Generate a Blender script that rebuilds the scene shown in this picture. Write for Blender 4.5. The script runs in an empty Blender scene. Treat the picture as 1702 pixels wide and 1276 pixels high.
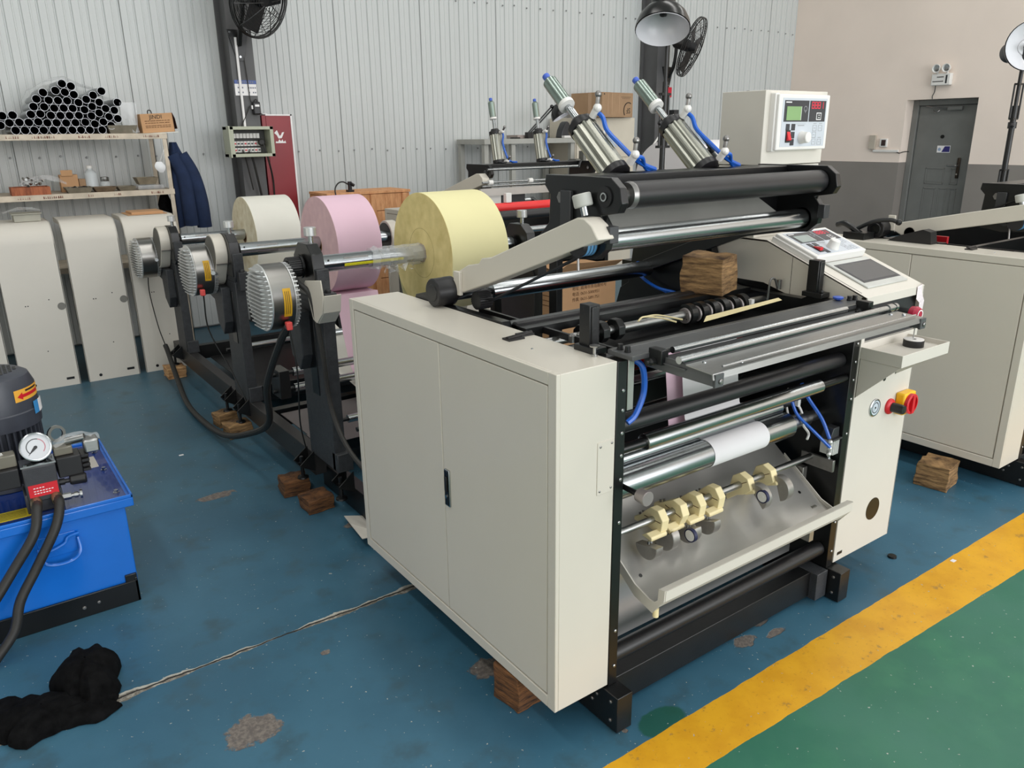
import bpy, bmesh, math, random
from mathutils import Vector, Matrix, Euler, Quaternion
random.seed(7)
SC = bpy.context.scene
COL = SC.collection
PI = math.pi

# ---------------------------------------------------------------- camera, light, exposure
def set_camera():
    f, yaw, pitch, roll = 1294.5, .6211, .311, .0126
    F = Vector((math.sin(yaw)*math.cos(pitch), math.cos(yaw)*math.cos(pitch), -math.sin(pitch)))
    r0 = Vector((math.cos(yaw), -math.sin(yaw), 0)); d0 = F.cross(r0)
    r = r0*math.cos(roll) + d0*math.sin(roll); d = -r0*math.sin(roll) + d0*math.cos(roll)
    cd = bpy.data.cameras.new('camera'); co = bpy.data.objects.new('camera', cd); COL.objects.link(co)
    m = Matrix((r, -d, -F)).transposed().to_4x4(); m.translation = Vector((-1.1376, -1.4034, 1.688))
    co.matrix_world = m
    cd.sensor_fit = 'HORIZONTAL'; cd.sensor_width = 36; cd.lens = 36*f/1702
    cd.clip_start = .02; cd.clip_end = 200
    SC.camera = co
set_camera()
WORLD_STRENGTH = 1.05
EXPOSURE = 0.42
w = bpy.data.worlds.new('daylight'); SC.world = w; w.use_nodes = True
bgn = w.node_tree.nodes['Background']; bgn.inputs[0].default_value = (.95, .975, 1, 1); bgn.inputs[1].default_value = WORLD_STRENGTH
SC.view_settings.view_transform = 'Standard'; SC.view_settings.look = 'None'
SC.view_settings.gamma = 1; SC.view_settings.exposure = EXPOSURE; SC.view_settings.use_curve_mapping = False
def area_light(name, loc, rot, sx, sy, power, col=(1, .98, .95)):
    l = bpy.data.lights.new(name, 'AREA'); l.shape = 'RECTANGLE'; l.size = sx; l.size_y = sy; l.energy = power; l.color = col
    o = bpy.data.objects.new(name, l); o.location = loc; o.rotation_euler = rot; COL.objects.link(o); return o
# added ceiling strips lighting tops and chrome, and the big open gate behind the photographer
for lx in (-2.6, 1.0, 4.6, 8.0):
    area_light('ceiling_fill_strip', (lx, -.5, 6.3), (0, 0, 0), .5, 9, 88)
area_light('gate_daylight', (3.5, -8.6, 2.6), (PI/2, 0, 0), 9, 4.6, 410, (.98, .985, 1))
area_light('left_fill_light', (-8.7, -1.0, 2.3), (PI/2, 0, -PI/2), 8, 2.6, 120, (1, .95, .88))  # added warm fill for faces turned left; the wall there has no window

# ---------------------------------------------------------------- materials
def s2l(c):
    return tuple((x/12.92 if x <= .04045 else ((x+.055)/1.055)**2.4) for x in (v/255 for v in c))
MATS = {}
def mat(name, rgb, rough=.5, metal=0., var=.05, scale=6., bump=0., bscale=60., stretch=(1, 1, 1), coat=0., spec=.5, alpha=1., trans=0., emit=0.):
    if name in MATS: return MATS[name]
    m = bpy.data.materials.new(name); m.use_nodes = True; nt = m.node_tree; b = nt.nodes['Principled BSDF']
    c = s2l(rgb)
    b.inputs['Roughness'].default_value = rough; b.inputs['Metallic'].default_value = metal
    b.inputs['Coat Weight'].default_value = coat; b.inputs['Specular IOR Level'].default_value = spec
    b.inputs['Alpha'].default_value = alpha; b.inputs['Transmission Weight'].default_value = trans
    tc = nt.nodes.new('ShaderNodeTexCoord'); mp = nt.nodes.new('ShaderNodeMapping'); mp.inputs['Scale'].default_value = stretch
    nt.links.new(tc.outputs['Object'], mp.inputs['Vector'])
    n = nt.nodes.new('ShaderNodeTexNoise'); n.inputs['Scale'].default_value = scale; n.inputs['Detail'].default_value = 4
    nt.links.new(mp.outputs[0], n.inputs['Vector'])
    r = nt.nodes.new('ShaderNodeValToRGB')
    lo = [max(0, x*(1-var*1.6)) for x in c]; hi = [min(1, x*(1+var*1.2)+var*.01) for x in c]
    r.color_ramp.elements[0].position = .3; r.color_ramp.elements[1].position = .7
    r.color_ramp.elements[0].color = (*lo, 1); r.color_ramp.elements[1].color = (*hi, 1)
    nt.links.new(n.outputs['Fac'], r.inputs[0]); nt.links.new(r.outputs[0], b.inputs['Base Color'])
    if emit: nt.links.new(r.outputs[0], b.inputs['Emission Color']); b.inputs['Emission Strength'].default_value = emit
    if bump:
        n2 = nt.nodes.new('ShaderNodeTexNoise'); n2.inputs['Scale'].default_value = bscale; n2.inputs['Detail'].default_value = 3
        nt.links.new(mp.outputs[0], n2.inputs['Vector'])
        bp = nt.nodes.new('ShaderNodeBump'); bp.inputs['Strength'].default_value = bump; bp.inputs['Distance'].default_value = .004
        nt.links.new(n2.outputs['Fac'], bp.inputs['Height']); nt.links.new(bp.outputs[0], b.inputs['Normal'])
    MATS[name] = m; return m
def wood_mat(name, a, b_, scale=9., stretch=(1, 1, 7)):
    if name in MATS: return MATS[name]
    m = mat(name, a, .8, var=0., bump=.6, bscale=40, stretch=stretch); nt = m.node_tree; b = nt.nodes['Principled BSDF']
    r = [x for x in nt.nodes if x.type == 'VALTORGB'][0]; n = [x for x in nt.nodes if x.type == 'TEX_NOISE'][0]
    n.inputs['Scale'].default_value = scale; n.inputs['Detail'].default_value = 8; n.inputs['Roughness'].default_value = .7
    r.color_ramp.elements[0].color = (*s2l(b_), 1); r.color_ramp.elements[1].color = (*s2l(a), 1)
    r.color_ramp.elements[0].position = .36; r.color_ramp.elements[1].position = .62
    return m
def roll_face_mat(name, a, b_):
    m = mat(name, a, .75, var=0.); nt = m.node_tree
    r = [x for x in nt.nodes if x.type == 'VALTORGB'][0]; n = [x for x in nt.nodes if x.type == 'TEX_NOISE'][0]
    r.color_ramp.elements[0].color = (*s2l(b_), 1); r.color_ramp.elements[1].color = (*s2l(a), 1); n.inputs['Scale'].default_value = 14
    return m
PAINT = mat('warm_grey_enamel', (206, 200, 188), .36, var=.012, scale=2.5, coat=.05)
PAINT2 = mat('warm_grey_enamel_plain', (209, 204, 194), .5, var=.015, scale=3)
WHITEP = mat('white_plastic', (226, 224, 220), .4, var=.01)
BLACK = mat('black_oxide_steel', (17, 18, 19), .36, var=.12, scale=20, bump=.08, bscale=160)
BLACKP = mat('black_painted_plate', (13, 14, 15), .3, var=.1, scale=12)
BLACKR = mat('black_rubber', (25, 24, 26), .4, var=.06, scale=15)
CASTB = mat('black_cast_iron', (50, 52, 55), .5, var=.15, scale=40, bump=.5, bscale=220)
DGREY = mat('dark_grey_steel', (58, 59, 61), .4, .3, var=.08)
CHROME = mat('polished_chrome', (176, 180, 182), .22, 1., var=.01)
STEEL = mat('brushed_steel', (172, 172, 170), .33, 1., var=.06, scale=30, stretch=(1, 20, 20))
STEELD = mat('ground_steel', (138, 136, 134), .34, .8, var=.08, scale=40)
ALU = mat('cast_aluminium', (206, 207, 206), .36, .7, var=.05, bump=.1, bscale=150)
ALUX = mat('extruded_aluminium', (168, 168, 158), .32, .95, var=.04, scale=10)
GREYPL = mat('grey_coated_plate', (92, 93, 94), .42, .35, var=.05, scale=10)
GALV = mat('galvanised_sheet', (176, 174, 168), .34, .75, var=.07, scale=5, stretch=(1, 3, 3))
BLUE = mat('blue_air_hose', (24, 92, 190), .3, var=.03)
BLUEC = mat('blue_plastic_cap', (64, 96, 190), .4, var=.03)
RED = mat('red_plastic', (205, 32, 44), .38, var=.03)
REDR = mat('red_rubber', (196, 38, 32), .5, var=.05)
SALMON = mat('salmon_plastic', (226, 82, 78), .5, var=.05)
YEL = mat('yellow_plastic', (246, 190, 20), .4, var=.03)
YLAB = mat('yellow_label', (214, 164, 26), .5, var=.06, scale=40)
IVORY = mat('ivory_nylon', (232, 216, 168), .5, var=.03)
PAPERW = mat('white_paper', (226, 223, 224), .8, var=.008)
PAPERC = mat('cream_paper', (226, 224, 214), .8, var=.02, scale=4)
PAPERP = mat('pink_paper', (226, 192, 208), .8, var=.01)
PAPERY = mat('yellow_paper', (235, 228, 176), .8, var=.01)
FACEC = roll_face_mat('cream_roll_side', (240, 232, 208), (212, 198, 164))
FACEP = roll_face_mat('pink_roll_side', (232, 196, 198), (216, 178, 184))
FACEY = roll_face_mat('yellow_roll_side', (240, 220, 156), (216, 196, 128))
CORE = mat('brown_card_core', (132, 100, 66), .85, var=.1)
CARD = mat('corrugated_card', (190, 148, 108), .85, var=.05, scale=5)
CARDD = mat('dusty_card', (160, 130, 100), .85, var=.06, scale=5)
INK = mat('black_ink', (38, 32, 28), .7, var=.05)
INKB = mat('brown_ink', (92, 60, 34), .8, var=.05)
INKW = mat('white_ink', (238, 236, 236), .6, var=.02)
WOOD1 = wood_mat('weathered_timber', (168, 132, 88), (66, 44, 24))
WOOD2 = wood_mat('brown_timber', (128, 84, 46), (44, 26, 14))
WOOD3 = wood_mat('pale_cut_timber', (214, 172, 122), (128, 78, 40))
PLANK = wood_mat('pine_plank', (226, 170, 122), (196, 136, 90), 7, (6, 1, 1))
SHELFP = mat('chipped_cream_paint', (198, 186, 168), .7, var=.12, scale=14)
GREENL = mat('lcd_green', (132, 168, 112), .3, var=.03)
LCDG = mat('lcd_grey', (150, 164, 160), .25, var=.03)
SCREEN = mat('dark_touch_glass', (62, 68, 74), .2, var=.05, scale=4)
PANELD = mat('dark_panel_print', (46, 48, 54), .35, var=.04)
PANELL = mat('silver_panel_print', (196, 202, 210), .4, .1, var=.02)
LED = mat('red_led', (200, 36, 60), .4, var=.05, emit=.5)
BLUET = mat('blue_gloss_paint', (24, 108, 204), .22, var=.03, coat=.3)
BLUED = mat('dark_blue_gloss_paint', (24, 50, 116), .16, var=.06, coat=.5)
MOTOR = mat('motor_grey_paint', (62, 65, 74), .4, var=.06, scale=20)
VALVE = mat('charcoal_valve_casting', (52, 53, 57), .45, var=.08, scale=30, bump=.15, bscale=200)
HOSE = mat('black_rubber_hose', (34, 33, 31), .55, var=.1, scale=60)
BRASS = mat('brass', (196, 150, 84), .28, 1., var=.06)
CLOTHB = mat('black_cotton', (7, 7, 8), .95, var=.3, scale=30, bump=.3, bscale=300, spec=.1)
JACK = mat('navy_cotton', (20, 38, 70), .9, var=.12, scale=14, bump=.2, bscale=200)
GALVT = mat('zinc_tube', (172, 174, 176), .36, .9, var=.06, scale=10)
TUBEIN = mat('tube_inside', (70, 70, 72), .55, .6, var=.1)
TIN = mat('dull_tin', (128, 122, 108), .6, .4, var=.15, scale=20)
FILM = mat('clear_film', (236, 238, 240), .18, var=.02, alpha=.3)
GLASS = mat('clear_glass', (236, 242, 242), .08, var=.0, alpha=.35)
CLEARP = mat('cloudy_plastic', (214, 220, 222), .3, var=.02, alpha=.75)
MAROON = mat('maroon_enamel', (138, 38, 46), .4, var=.03)
GREENB = mat('grey_green_enamel', (174, 178, 158), .45, var=.03)
COLG = mat('dark_grey_column_paint', (88, 88, 89), .55, var=.05)
DOORG = mat('grey_door_enamel', (116, 117, 114), .45, var=.05, scale=5)
CREAMC = mat('cream_steel_locker', (204, 196, 180), .45, var=.02)
GREEN = mat('green_plastic', (20, 128, 74), .4, var=.04)

# ---------------------------------------------------------------- mesh builder
class B:
    def __init__(s, M=None):
        s.v = []; s.f = []; s.M = M
    def add(s, vs, fs):
        n = len(s.v)
        s.v += [(s.M @ Vector(v)) if s.M else Vector(v) for v in vs]
        s.f += [tuple(i+n for i in f) for f in fs]; return s
    def box(s, x0, x1, y0, y1, z0, z1):
        return s.add([(x0, y0, z0), (x1, y0, z0), (x1, y1, z0), (x0, y1, z0), (x0, y0, z1), (x1, y0, z1), (x1, y1, z1), (x0, y1, z1)],
                     [(0, 3, 2, 1), (4, 5, 6, 7), (0, 1, 5, 4), (1, 2, 6, 5), (2, 3, 7, 6), (3, 0, 4, 7)])
    def prism(s, poly, ax, a0, a1):
        n = len(poly)
        def P(p, a): return {'x': (a, p[0], p[1]), 'y': (p[0], a, p[1]), 'z': (p[0], p[1], a)}[ax]
        return s.add([P(p, a0) for p in poly]+[P(p, a1) for p in poly],
                     [tuple(range(n)), tuple(range(2*n-1, n-1, -1))]+[(i, i+n, (i+1) % n+n, (i+1) % n) for i in range(n)])
    def lathe(s, p0, d, prof, seg=24, closed=False, arc=(0, 2*PI), ref=None):
        p0 = Vector(p0); d = Vector(d).normalized()
        a = Vector(ref) if ref else (Vector((0, 0, 1)) if abs(d.z) < .9 else Vector((1, 0, 0)))
        u = d.cross(a).normalized(); v = d.cross(u); full = abs(arc[1]-arc[0]-2*PI) < 1e-6
        k = seg if full else seg+1; vs = []; fs = []
        for h, r in prof:
            for i in range(k):
                t = arc[0]+(arc[1]-arc[0])*i/seg
                vs.append(p0+d*h+(u*math.cos(t)+v*math.sin(t))*r)
        m = len(prof)
        for j in range(m if closed else m-1):
            j2 = (j+1) % m
            for i in range(seg):
                i2 = (i+1) % k
                fs.append((j*k+i, j*k+i2, j2*k+i2, j2*k+i))
        if not closed:
            if prof[0][1] > 1e-5: fs.append(tuple(range(k)))
            if prof[-1][1] > 1e-5: fs.append(tuple((m-1)*k+i for i in range(k)))
        elif not full:
            fs.append(tuple(j*k for j in range(m))); fs.append(tuple(j*k+k-1 for j in range(m)))
        return s.add(vs, fs)
    def cyl(s, p0, p1, r, seg=20, r1=None):
        p0 = Vector(p0); p1 = Vector(p1); L = (p1-p0).length
        return s.lathe(p0, p1-p0, [(0, r), (L, r if r1 is None else r1)], seg)
    def xcyl(s, x0, x1, y, z, r, seg=24): return s.cyl((x0, y, z), (x1, y, z), r, seg)
    def ring(s, p0, d, r0, r1, h, seg=24): return s.lathe(p0, d, [(0, r0), (0, r1), (h, r1), (h, r0)], seg, True)
    def ball(s, c, r, seg=14, sq=(1, 1, 1)):
        n = 8; b2 = B(); b2.lathe((0, 0, -r), (0, 0, 1), [(r-r*math.cos(PI*i/n), max(1e-6, r*math.sin(PI*i/n))) for i in range(n+1)], seg)
        return s.add([Vector((v.x*sq[0], v.y*sq[1], v.z*sq[2]))+Vector(c) for v in b2.v], b2.f)
    def tube(s, pts, r, seg=8, res=6, taper=None):
        pts = [Vector(p) for p in pts]
        if res > 1 and len(pts) > 2:
            P = [pts[0]*2-pts[1]]+pts+[pts[-1]*2-pts[-2]]; q = []
            for i in range(1, len(P)-2):
                a, b_, c, d = P[i-1:i+3]
                for k in range(res):
                    t = k/res
                    q.append(.5*((2*b_)+(c-a)*t+(2*a-5*b_+4*c-d)*t*t+(3*b_-a-3*c+d)*t**3))
            pts = q+[pts[-1]]
        T = [(pts[min(i+1, len(pts)-1)]-pts[max(i-1, 0)]).normalized() for i in range(len(pts))]
        u = T[0].orthogonal().normalized(); vs = []; n = len(pts)
        for i, p in enumerate(pts):
            u = (u-T[i]*u.dot(T[i])).normalized(); v = T[i].cross(u)
            rr = r if taper is None else r*(1+(taper-1)*i/(n-1))
            vs += [p+(u*math.cos(2*PI*k/seg)+v*math.sin(2*PI*k/seg))*rr for k in range(seg)]
        fs = [(i*seg+k, i*seg+(k+1) % seg, (i+1)*seg+(k+1) % seg, (i+1)*seg+k) for i in range(n-1) for k in range(seg)]
        fs += [tuple(range(seg)), tuple((n-1)*seg+k for k in range(seg))]
        return s.add(vs, fs)
    def sheet(s, rows, th=None, nrm=None):
        k = len(rows[0]); vs = [Vector(p) for r in rows for p in r]; n = len(rows)
        fs = [(i*k+j, i*k+j+1, (i+1)*k+j+1, (i+1)*k+j) for i in range(n-1) for j in range(k-1)]
        if th:
            N = len(vs); o = Vector(nrm)*th; vs2 = [v+o for v in vs]
            fs += [tuple(x+N for x in reversed(f)) for f in fs]
            e = [(j, j+1) for j in range(k-1)]+[((n-1)*k+j+1, (n-1)*k+j) for j in range(k-1)]+[((i+1)*k, i*k) for i in range(n-1)]+[(i*k+k-1, (i+1)*k+k-1) for i in range(n-1)]
            fs += [(b_, a, a+N, b_+N) for a, b_ in e]; vs += vs2
        return s.add(vs, fs)
    def mesh(s, name, m, smooth=32, keep=False):
        me = bpy.data.meshes.new(name); me.from_pydata([tuple(v) for v in s.v], [], s.f)
        bm = bmesh.new(); bm.from_mesh(me)
        bmesh.ops.recalc_face_normals(bm, faces=bm.faces); bm.to_mesh(me); bm.free()
        if m: me.materials.append(m)
        if smooth:
            me.polygons.foreach_set('use_smooth', [True]*len(me.polygons)); me.set_sharp_from_angle(angle=math.radians(smooth))
        me.update(); return me
    def out(s, name, m, par=None, bev=0., smooth=32, label=None, loc=None):
        org = Vector(loc) if loc is not None else (ORG.get(par.name, Vector()) if par else Vector())
        if org.length > 0: s.v = [v-org for v in s.v]
        o = bpy.data.objects.new(name, s.mesh(name, m, smooth)); COL.objects.link(o)
        if par: o.parent = par; ORG[o.name] = org
        elif loc is not None: o.location = loc; ORG[o.name] = org
        if bev:
            bm = o.modifiers.new('bevel', 'BEVEL'); bm.width = bev; bm.segments = 2; bm.limit_method = 'ANGLE'; bm.angle_limit = math.radians(40)
        if label: o['label'] = label
        return o
ORG = {}
def thing(name, label, cat, loc=(0, 0, 0), group=None, local=False):
    o = bpy.data.objects.new(name, None); o.empty_display_size = .05; COL.objects.link(o); o.location = loc
    o['label'] = label; o['category'] = cat
    if group: o['group'] = group
    ORG[o.name] = Vector((0, 0, 0)) if local else Vector(loc)
    return o
def tag(o, label, cat, group=None):
    o['label'] = label; o['category'] = cat
    if group: o['group'] = group
    return o
def struct(o): o['kind'] = 'structure'; return o
def dup(root, loc, rz=None, label=None):
    r = root.copy(); COL.objects.link(r); r.location = loc
    if rz is not None: r.rotation_euler = (0, 0, rz)
    if label: r['label'] = label
    for ch in list(root.children):
        c = ch.copy(); COL.objects.link(c); c.parent = r
        for g in ch.children:
            d = g.copy(); COL.objects.link(d); d.parent = c
    return r
def clone(o, par, off, name=None):
    c = o.copy(); COL.objects.link(c); c.parent = par; c.location = Vector(o.location)+Vector(off); ORG[c.name] = ORG.get(par.name, Vector()); return c
def each(name, m, par, items, fn, smooth=32):
    for it in items:
        b = B(); fn(b, it); b.out(name, m, par, smooth=smooth)
def text(name, body, size, loc, rot, m, par=None, ex=.0004, align='CENTER'):
    cu = bpy.data.curves.new(name, 'FONT'); cu.body = body; cu.size = size; cu.extrude = ex; cu.align_x = align; cu.align_y = 'CENTER'; cu.resolution_u = 2
    t = bpy.data.objects.new(name+'_src', cu); COL.objects.link(t); bpy.context.view_layer.update()
    me = bpy.data.meshes.new_from_object(t.evaluated_get(bpy.context.evaluated_depsgraph_get()))
    COL.objects.unlink(t); bpy.data.objects.remove(t); bpy.data.curves.remove(cu)
    R = rot if isinstance(rot, Matrix) else Euler(rot).to_matrix().to_4x4()
    org = ORG.get(par.name, Vector()) if par else Vector()
    me.transform(Matrix.Translation(Vector(loc)-org) @ R); me.materials.clear(); me.materials.append(m)
    o = bpy.data.objects.new(name, me); COL.objects.link(o)
    if par: o.parent = par
    return o
RF = (PI/2, 0, 0)            # lettering on a face that looks along -Y
RL = (PI/2, 0, -PI/2)        # lettering on a face that looks along -X
# ---------------------------------------------------------------- room
def floor_material():
    m = bpy.data.materials.new('painted_epoxy_floor'); m.use_nodes = True; nt = m.node_tree; b = nt.nodes['Principled BSDF']
    L = nt.links; g = nt.nodes.new('ShaderNodeNewGeometry'); sp = nt.nodes.new('ShaderNodeSeparateXYZ'); L.new(g.outputs['Position'], sp.inputs[0])
    def plug(sock, v):
        if isinstance(v, (int, float)): sock.default_value = v
        elif isinstance(v, tuple): sock.default_value = v
        else: L.new(v, sock)
    def M(op, a, b_=0., c=0., clamp=False):
        n = nt.nodes.new('ShaderNodeMath'); n.operation = op; n.use_clamp = clamp
        plug(n.inputs[0], a); plug(n.inputs[1], b_); plug(n.inputs[2], c); return n.outputs[0]
    def noise(scale, detail=4, rough=.55, stretch=None, off=None):
        n = nt.nodes.new('ShaderNodeTexNoise'); n.inputs['Scale'].default_value = scale; n.inputs['Detail'].default_value = detail; n.inputs['Roughness'].default_value = rough
        mp = nt.nodes.new('ShaderNodeMapping'); L.new(g.outputs['Position'], mp.inputs[0])
        if stretch: mp.inputs['Scale'].default_value = stretch
        if off: mp.inputs['Location'].default_value = off
        L.new(mp.outputs[0], n.inputs['Vector']); return n.outputs['Fac']
    def mix(f, a, b_):
        n = nt.nodes.new('ShaderNodeMix'); n.data_type = 'RGBA'; plug(n.inputs[0], f)
        plug(n.inputs[6], (*s2l(a), 1) if isinstance(a, tuple) else a); plug(n.inputs[7], (*s2l(b_), 1) if isinstance(b_, tuple) else b_); return n.outputs[2]
    def step(v, lo, hi):
        n = nt.nodes.new('ShaderNodeMapRange'); n.interpolation_type = 'SMOOTHSTEP'; plug(n.inputs[0], v); plug(n.inputs[1], lo); plug(n.inputs[2], hi); return n.outputs[0]
    X, Y = sp.outputs[0], sp.outputs[1]
    big = noise(1.6, 5); mid = noise(7, 5); fine = noise(60, 4, .7); spk = noise(38, 2, .5)
    blue = mix(step(big, .35, .65), (52, 94, 116), (62, 106, 128))
    blue = mix(step(mid, .5, .75), blue, (56, 86, 100))
    # blue blends towards grey at larger Y
    far_grey = M('MULTIPLY', step(Y, .6, 3.4), .38)
    blue = mix(far_grey, blue, (64, 82, 86))
    blue = mix(M('MULTIPLY', step(fine, .62, .8), .35), blue, (48, 78, 96))
    green = mix(step(mid, .4, .7), (38, 104, 82), (50, 116, 88)); green = mix(step(big, .4, .7), green, (58, 114, 96))
    green = mix(M('MULTIPLY', step(fine, .6, .8), .4), green, (34, 92, 74))
    yel = mix(step(mid, .35, .7), (226, 168, 34), (212, 152, 28)); yel = mix(M('MULTIPLY', step(fine, .58, .74), .75), yel, (176, 120, 34))
    yel = mix(M('MULTIPLY', step(noise(16, 4, .7, None, (3, 1, 0)), .6, .68), .6), yel, (140, 110, 66))
    wob = M('MULTIPLY', M('SUBTRACT', noise(9, 3), .5), .012)
    Yw = M('ADD', Y, wob)
    top = M('ADD', Yw, M('MULTIPLY', X, .009)); bot = M('ADD', Yw, M('MULTIPLY', X, .0378))
    col = mix(M('LESS_THAN', top, -.126), blue, yel); col = mix(M('LESS_THAN', bot, -.284), col, green)
    # green paint run left on the blue side of the line
    def spot(cx, cy, rx, ry, fuzz, seed):
        dx = M('DIVIDE', M('SUBTRACT', X, cx), rx); dy = M('DIVIDE', M('SUBTRACT', Y, cy), ry)
        d = M('SQRT', M('ADD', M('MULTIPLY', dx, dx), M('MULTIPLY', dy, dy)))
        d = M('ADD', d, M('MULTIPLY', M('SUBTRACT', noise(26, 5, .65, None, (seed, 0, 0)), .5), fuzz)); return M('SUBTRACT', 1., step(d, .82, .98))
    gp = M('MULTIPLY', spot(.335, -.1, .095, .06, .35, 3.), M('GREATER_THAN', top, -.126)); col = mix(M('MULTIPLY', gp, .85), col, (28, 84, 66))
    worn = None
    for i, (cx, cy, rx, ry) in enumerate([(-.67, .60, .085, .07), (.05, .42, .06, .055), (.35, 1.5, .09, .05), (.15, 1.36, .05, .06), (.62, .09, .05, .025), (.85, .0, .055, .03), (.98, .04, .04, .02),
                                          (.98, -.03, .05, .018), (.13, 1.62, .06, .03), (-.3, 2.3, .1, .04), (-.35, .82, .02, .015), (.22, -.06, .012, .01)]):
        s_ = spot(cx, cy, rx, ry, 1.5, i*2.7); worn = s_ if worn is None else M('MAXIMUM', worn, s_)
    conc = mix(step(fine, .4, .65), (104, 92, 84), (136, 124, 112))
    col = mix(M('MULTIPLY', worn, .88), col, conc)
    chip = step(noise(20, 3, .6, None, (7, 2, 0)), .735, .75); chip = M('MULTIPLY', chip, step(noise(1.3, 2, .5, None, (1, 5, 0)), .5, .62))
    chip2 = step(noise(75, 2, .5, None, (2, 9, 0)), .715, .74)
    chips = M('MAXIMUM', chip, chip2); col = mix(chips, col, (176, 178, 172))
    # expansion joint with broken concrete lips
    wig = M('MULTIPLY', M('SUBTRACT', noise(5, 4, .6), .5), .05)
    dj = M('ABSOLUTE', M('ADD', M('SUBTRACT', Y, 1.0), wig))
    wid = M('MULTIPLY', step(noise(2.6, 4, .6, (1, .2, 1), (4.2, 0, 0)), .36, .66), .03)
    wid = M('ADD', M('MULTIPLY', wid, M('ADD', .25, M('MULTIPLY', noise(14, 5, .75), 1.3))), .0035)
    lim = M('MULTIPLY', M('LESS_THAN', X, .9), M('GREATER_THAN', Yw, -.1))
    lip = M('MULTIPLY', M('LESS_THAN', dj, wid), lim); core = M('MULTIPLY', M('LESS_THAN', dj, .0035), lim)
    lipc = mix(step(noise(45, 5, .75), .44, .66), (112, 106, 96), (170, 165, 154)); lipc = mix(M('MULTIPLY', M('GREATER_THAN', M('ADD', M('SUBTRACT', Y, 1.0), wig), M('MULTIPLY', wid, .45)), .7), lipc, (196, 194, 184)); col = mix(lip, col, lipc); col = mix(core, col, (42, 40, 38))
    L.new(col, b.inputs['Base Color'])
    rg = M('ADD', .3, M('MULTIPLY', big, .22)); rg = M('ADD', rg, M('MULTIPLY', M('MAXIMUM', worn, lip), .4)); L.new(rg, b.inputs['Roughness'])
    b.inputs['Specular IOR Level'].default_value = .4
    h = M('SUBTRACT', M('MULTIPLY', fine, .12), M('ADD', M('MULTIPLY', M('MAXIMUM', worn, chips), .5), M('MULTIPLY', core, 2.)))
    h = M('ADD', h, M('MULTIPLY', M('MULTIPLY', lip, noise(50, 4)), .9))
    bp = nt.nodes.new('ShaderNodeBump'); bp.inputs['Strength'].default_value = .5; bp.inputs['Distance'].default_value = .006; L.new(h, bp.inputs['Height']); L.new(bp.outputs[0], b.inputs['Normal'])
    return m
XW, YW, CZ = 9.2, 6.0, 6.6
b = B(); b.box(-9, XW+.6, -9, YW+.3, -.12, 0); struct(b.out('floor', floor_material(), smooth=0))
CEILM = mat('ceiling_sheet', (186, 188, 188), .7, var=.03)
b = B(); b.box(-9, XW+.6, -9, YW+.3, CZ, CZ+.1); struct(b.out('ceiling', CEILM, smooth=0))
b = B(); b.box(-9.1, -9, -9, YW+.3, 0, CZ); struct(b.out('wall_left', mat('cream_side_wall', (196, 190, 178), .8, var=.05), smooth=0))
# back wall: ribbed sheet panels, each hung on its own
WALLM = mat('ribbed_wall_sheet', (196, 199, 198), .5, var=.018, scale=3, stretch=(1, 1, .12))
b = B(); b.box(-9, XW+.6, YW+.06, YW+.14, 0, CZ); wb = struct(b.out('wall_back', WALLM, smooth=0))
pw, pitch = .92, .115
prof = []
for k in range(8):
    x = k*pitch
    prof += [(x+.002, 0), (x+.05, 0), (x+.053, .004), (x+.062, .004), (x+.065, 0), (x+.098, 0), (x+.103, -.011), (x+.111, -.011)]
prof += [(pw-.001, 0)]
b = B(); b.sheet([[(px, -py-.0, 0) for px, py in prof], [(px, -py, CZ-.02) for px, py in prof]]); pm = b.mesh('wall_panel', WALLM, 20)
x = -2.42
while x < XW-.05:
    o = bpy.data.objects.new('wall_panel', pm); COL.objects.link(o); o.parent = wb; o.location = (x, YW+.012, .02)
    x += pw
SCREWM = mat('screw_head', (140, 142, 142), .5, .5)
b = B()
for k in range(60):
    sx = -1.5+k*.18+random.uniform(-.03, .03)
    for sz in (1.55, 2.98):
        b.lathe((sx, YW-.0, sz+random.uniform(-.01, .01)+.0*k), (0, -1, 0), [(0, .009), (.008, .006)], 8)
o = b.out('screw_heads', SCREWM, wb, smooth=0); o['kind'] = 'stuff'
# right wall: plastered, two-tone, with a recessed door
WR = mat('pinkish_white_plaster', (236, 221, 209), .85, var=.025, scale=1.4, bump=.1, bscale=30)
WRD = mat('grey_dado_paint', (134, 128, 122), .6, var=.04, scale=2, bump=.1, bscale=30)
DY0, DY1, DZ = 3.37, 4.25, 2.035
b = B(); b.box(XW, XW+.4, DY1, YW+.3, 1.265, CZ); b.box(XW, XW+.4, -9, DY0, 1.265, CZ); b.box(XW, XW+.4, DY0, DY1, DZ, CZ)
wr = struct(b.out('wall_right', WR, smooth=0))
b = B(); b.box(XW-.004, XW+.4, DY1, YW+.3, 0, 1.265); b.box(XW-.004, XW+.4, -9, DY0, 0, 1.265); b.out('dado', WRD, wr, smooth=0)
b = B(); b.box(XW+.24, XW+.28, DY0, DY1, 0, DZ); dr = struct(b.out('door_1', DOORG, smooth=0))
b = B(); b.box(XW+.17, XW+.24, DY1-.075, DY1-.001, 0, DZ-.001); b.box(XW+.17, XW+.24, DY0+.001, DY0+.06, 0, DZ-.001); b.box(XW+.17, XW+.24, DY0+.06, DY1-.075, DZ-.07, DZ-.001); b.out('door_frame', DOORG, dr, .006)
dx = XW+.2
b = B(); b.box(dx, dx+.03, DY0+.065, DY1-.08, .01, DZ-.075)
leaf = b.out('door_leaf', DOORG, dr, .003)
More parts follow.
